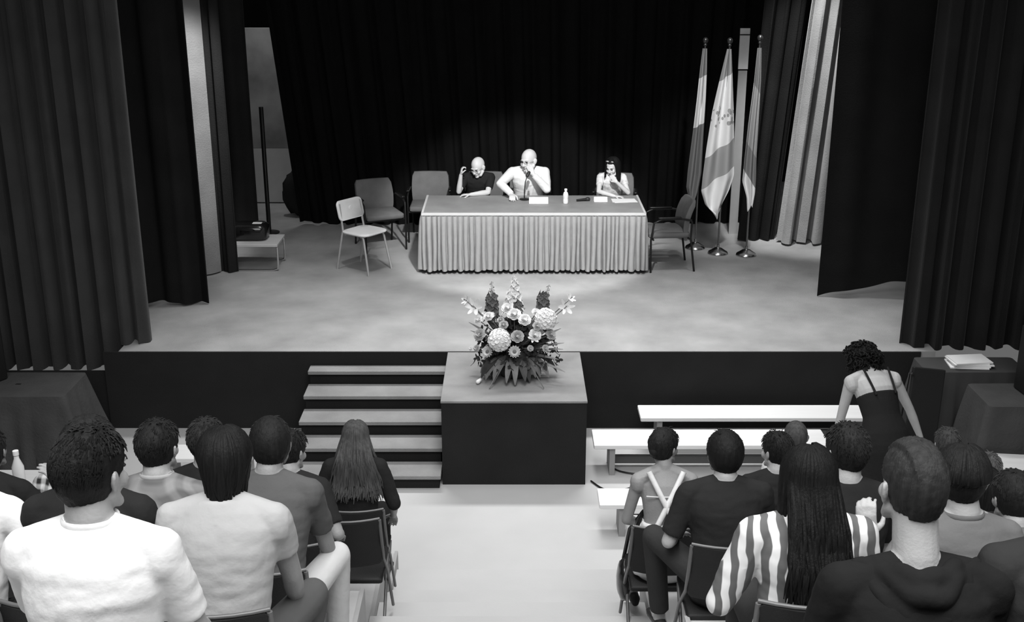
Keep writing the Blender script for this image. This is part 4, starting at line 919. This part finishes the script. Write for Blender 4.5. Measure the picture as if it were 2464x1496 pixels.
# ---------------------------------------------------------------- bending woman
def dstraps(t, c):
    fr = c['fr']; S = c['S']
    for s in (-1, 1):
        pts = []
        for i in range(8):
            q = i/7; p, x, y, up = fr(.57-.20*q); pts.append(p+x*s*(.10-.02*q)*S-y*(.092+.035*q)*S)
        b = MB(); b.tube(pts, .009, 8); b.build('strap', black_c, t)
    b = MB(); rs = []
    for s_, rx, ry in ((-.34, .20, .16), (-.2, .19, .15), (-.02, .185, .135), (.04, .190, .137), (.12, .184, .134), (.24, .142, .110), (.34, .150, .122), (.40, .158, .130)):
        p, x, y, up = fr(max(s_, 0)); p = p+Vector((0, .0, min(s_, 0)))
        rs.append([p+x*math.cos(q)*rx*S+y*math.sin(q)*ry*S for q in [2*PI*i/28 for i in range(28)]])
    b.rings(rs); b.build('dress', black_c, t, remesh=.009, it=3)
person('woman in a low-backed black dress bending forward before the benches', (2.93, 8.30, 0), .24, 1.07, (.37, .86), legs='stand', stock=1.12, twist=.05, head=(.2, .45, 0), female=True, skin_g=.50, shirt=None, pants=None, vox=.006, neckfwd=.2,
       hair=dict(kind='curly', thick=.02), hair_g=.014, extras=[dstraps], arms={'L': dict(to=(-.24, .36, .80), pole=(-1, -.2, .1)), 'R': dict(to=(.46, .22, .86), pole=(1, -.6, .3))})
# ---------------------------------------------------------------- people at the table (they face the hall: local +y is world -y)
def at_table(label, px, py, Yh, lean, **k):
    p = ony(px, py, Yh); z = SZ+.485; a0, a1 = lean; n = 20; hy = hz = 0
    for i in range(n): a = a0+(a1-a0)*(i+.5)/n; hy += math.sin(a)*.585/n; hz += math.cos(a)*.585/n
    u = Vector((math.sin(a1), math.cos(a1))); yv = Vector((math.cos(a1), -math.sin(a1))); nd = (u+yv*.24).normalized(); hy += nd.x*.128; hz += nd.y*.128
    S = max(.86, min(1.12, (p.z-z)/hz))
    return person(label, (p.x-math.sin(k.get('side', 0))*-.6*S*1, Yh+hy*S, z), PI, S, lean, feet_z=-.485, **k)
tabz = .75-.485
def glasses(t, c):
    b = MB(); b.M = c['Mh']
    for s in (-1, 1): b.tube([(s*.032+.017*math.cos(q), .100, .0+.014*math.sin(q)) for q in [2*PI*i/12 for i in range(13)]], .0016, 5); b.tube([(s*.05, .098, .004), (s*.082, .02, .004)], .0015, 5)
    b.tube([(-.014, .104, .003), (.014, .104, .003)], .0016, 5); b.M = None; b.build('glasses', blackm, t)
at_table('bald man in a black polo shirt resting his raised fist at his temple', 1150, 402, 14.62, (.22, .42), head=(-.55, .40, 0), shirt=black_c, sleeve=.75, pants=jean, headS=1.12, hair=dict(kind='bald'), hair_g=.58, skin_g=.66, vox=.006,
    extras=[glasses], arms={'R': dict(to=(.23, .44, .58), pole=(.25, .2, -1), dir=(-.15, -.1, 1), n=(-1, -.2, 0), curl=1.0), 'L': dict(to=(.10, .47, .315), pole=(-1, -.1, -.2), dir=(1, .05, 0), n=(0, 0, -1), curl=.4)})
wj = cloth(.86, 'j2')
def jacket(t, c):
    fr = c['fr']; S = c['S']
    for s in (-1, 1):
        b = MB(); pts = []
        for i in range(8): q = i/7; p, x, y, up = fr(.56-.36*q); pts.append(p+x*s*(.055+.0*q-.03*q)*S+y*(.085+.062*math.sin(min(1, q*1.6)*1.57))*S)
        b.tube(pts, [.016, .024, .028, .028, .024, .02, .014, .008], 8, flat=.5); b.build('lapel', wj, t)
    b = MB(); pts = []
    for i in range(7): q = i/6; p, x, y, up = fr(.54-.30*q); pts.append(p+y*(.085+.055*math.sin(min(1, q*1.6)*1.57))*S)
    b.tube(pts, [.010, .012, .015, .018, .02, .02, .012], 6, flat=.5); b.build('tie', mat('tie_grey', .30, .7), t)
at_table('bald man in a white jacket and glasses leaning at the table, hand at chin', 1272, 386, 14.60, (.25, .35), head=(-.6, .12, 0), shirt=wj, sleeve=1.92, pants=palep, headS=1.12, hair=dict(kind='bald'), hair_g=.6, skin_g=.72, vox=.006, stock=1.12,
    extras=[glasses, jacket], arms={'L': dict(to=(-.05, .40, .53), pole=(-.8, .1, -1), dir=(.3, -.1, .6), n=(0, -1, 0), curl=1.0), 'R': dict(to=(.20, .56, .31), pole=(1, -.1, .1), dir=(.0, 1, -.05), n=(0, 0, -1), curl=.5)})
def sung(t, c):
    for j in range(14):
        b = MB(); x0 = -.070-.003*(j % 3); pts = [(-.02, .03+.004*j, .125), (-.060, .05-.006*j, .09), (x0-.008, .05-.007*j, .02), (x0-.012, .055-.006*j, -.06), (x0-.010, .06-.006*j, -.14), (x0-.0, .065-.006*j, -.21)]
        b.M = c['Mh']; b.tube(pts, [.006, .010, .012, .012, .010, .003], 6); b.M = None; b.build('hair_lock', hairm(.012), t)
    b = MB(); b.M = c['Mh']
    for s in (-1, 1): b.ell((s*.033, .062, .108), (.026, .010, .018), rot=Matrix.Rotation(-.7, 3, 'X'), seg=12, nr=8)
    b.M = None; b.build('sunglasses', mat('lens_gloss', .6, .15, .6), t)
flor = mat('floral_cloth', .72, .9, var=.35, vscale=18)
at_table('dark-haired woman in a pale flowered blouse with a hand over her mouth', 1474, 402, 14.62, (.22, .34), head=(-.55, .28, .0), female=True, shirt=flor, sleeve=.55, pants=palep, headS=1.10, hair=dict(kind='long', L=.22, n=100, spread=1.05, side=-.02), hair_g=.012, skin_g=.70, vox=.006,
    extras=[sung], arms={'L': dict(to=(-.04, .42, .50), pole=(-.8, .2, -1), dir=(.5, -.1, .6), n=(0, -1, 0), curl=.8), 'R': dict(to=(-.02, .50, .31), pole=(1, -.1, -.1), dir=(-1, .3, 0), n=(0, 0, -1), curl=.4)})
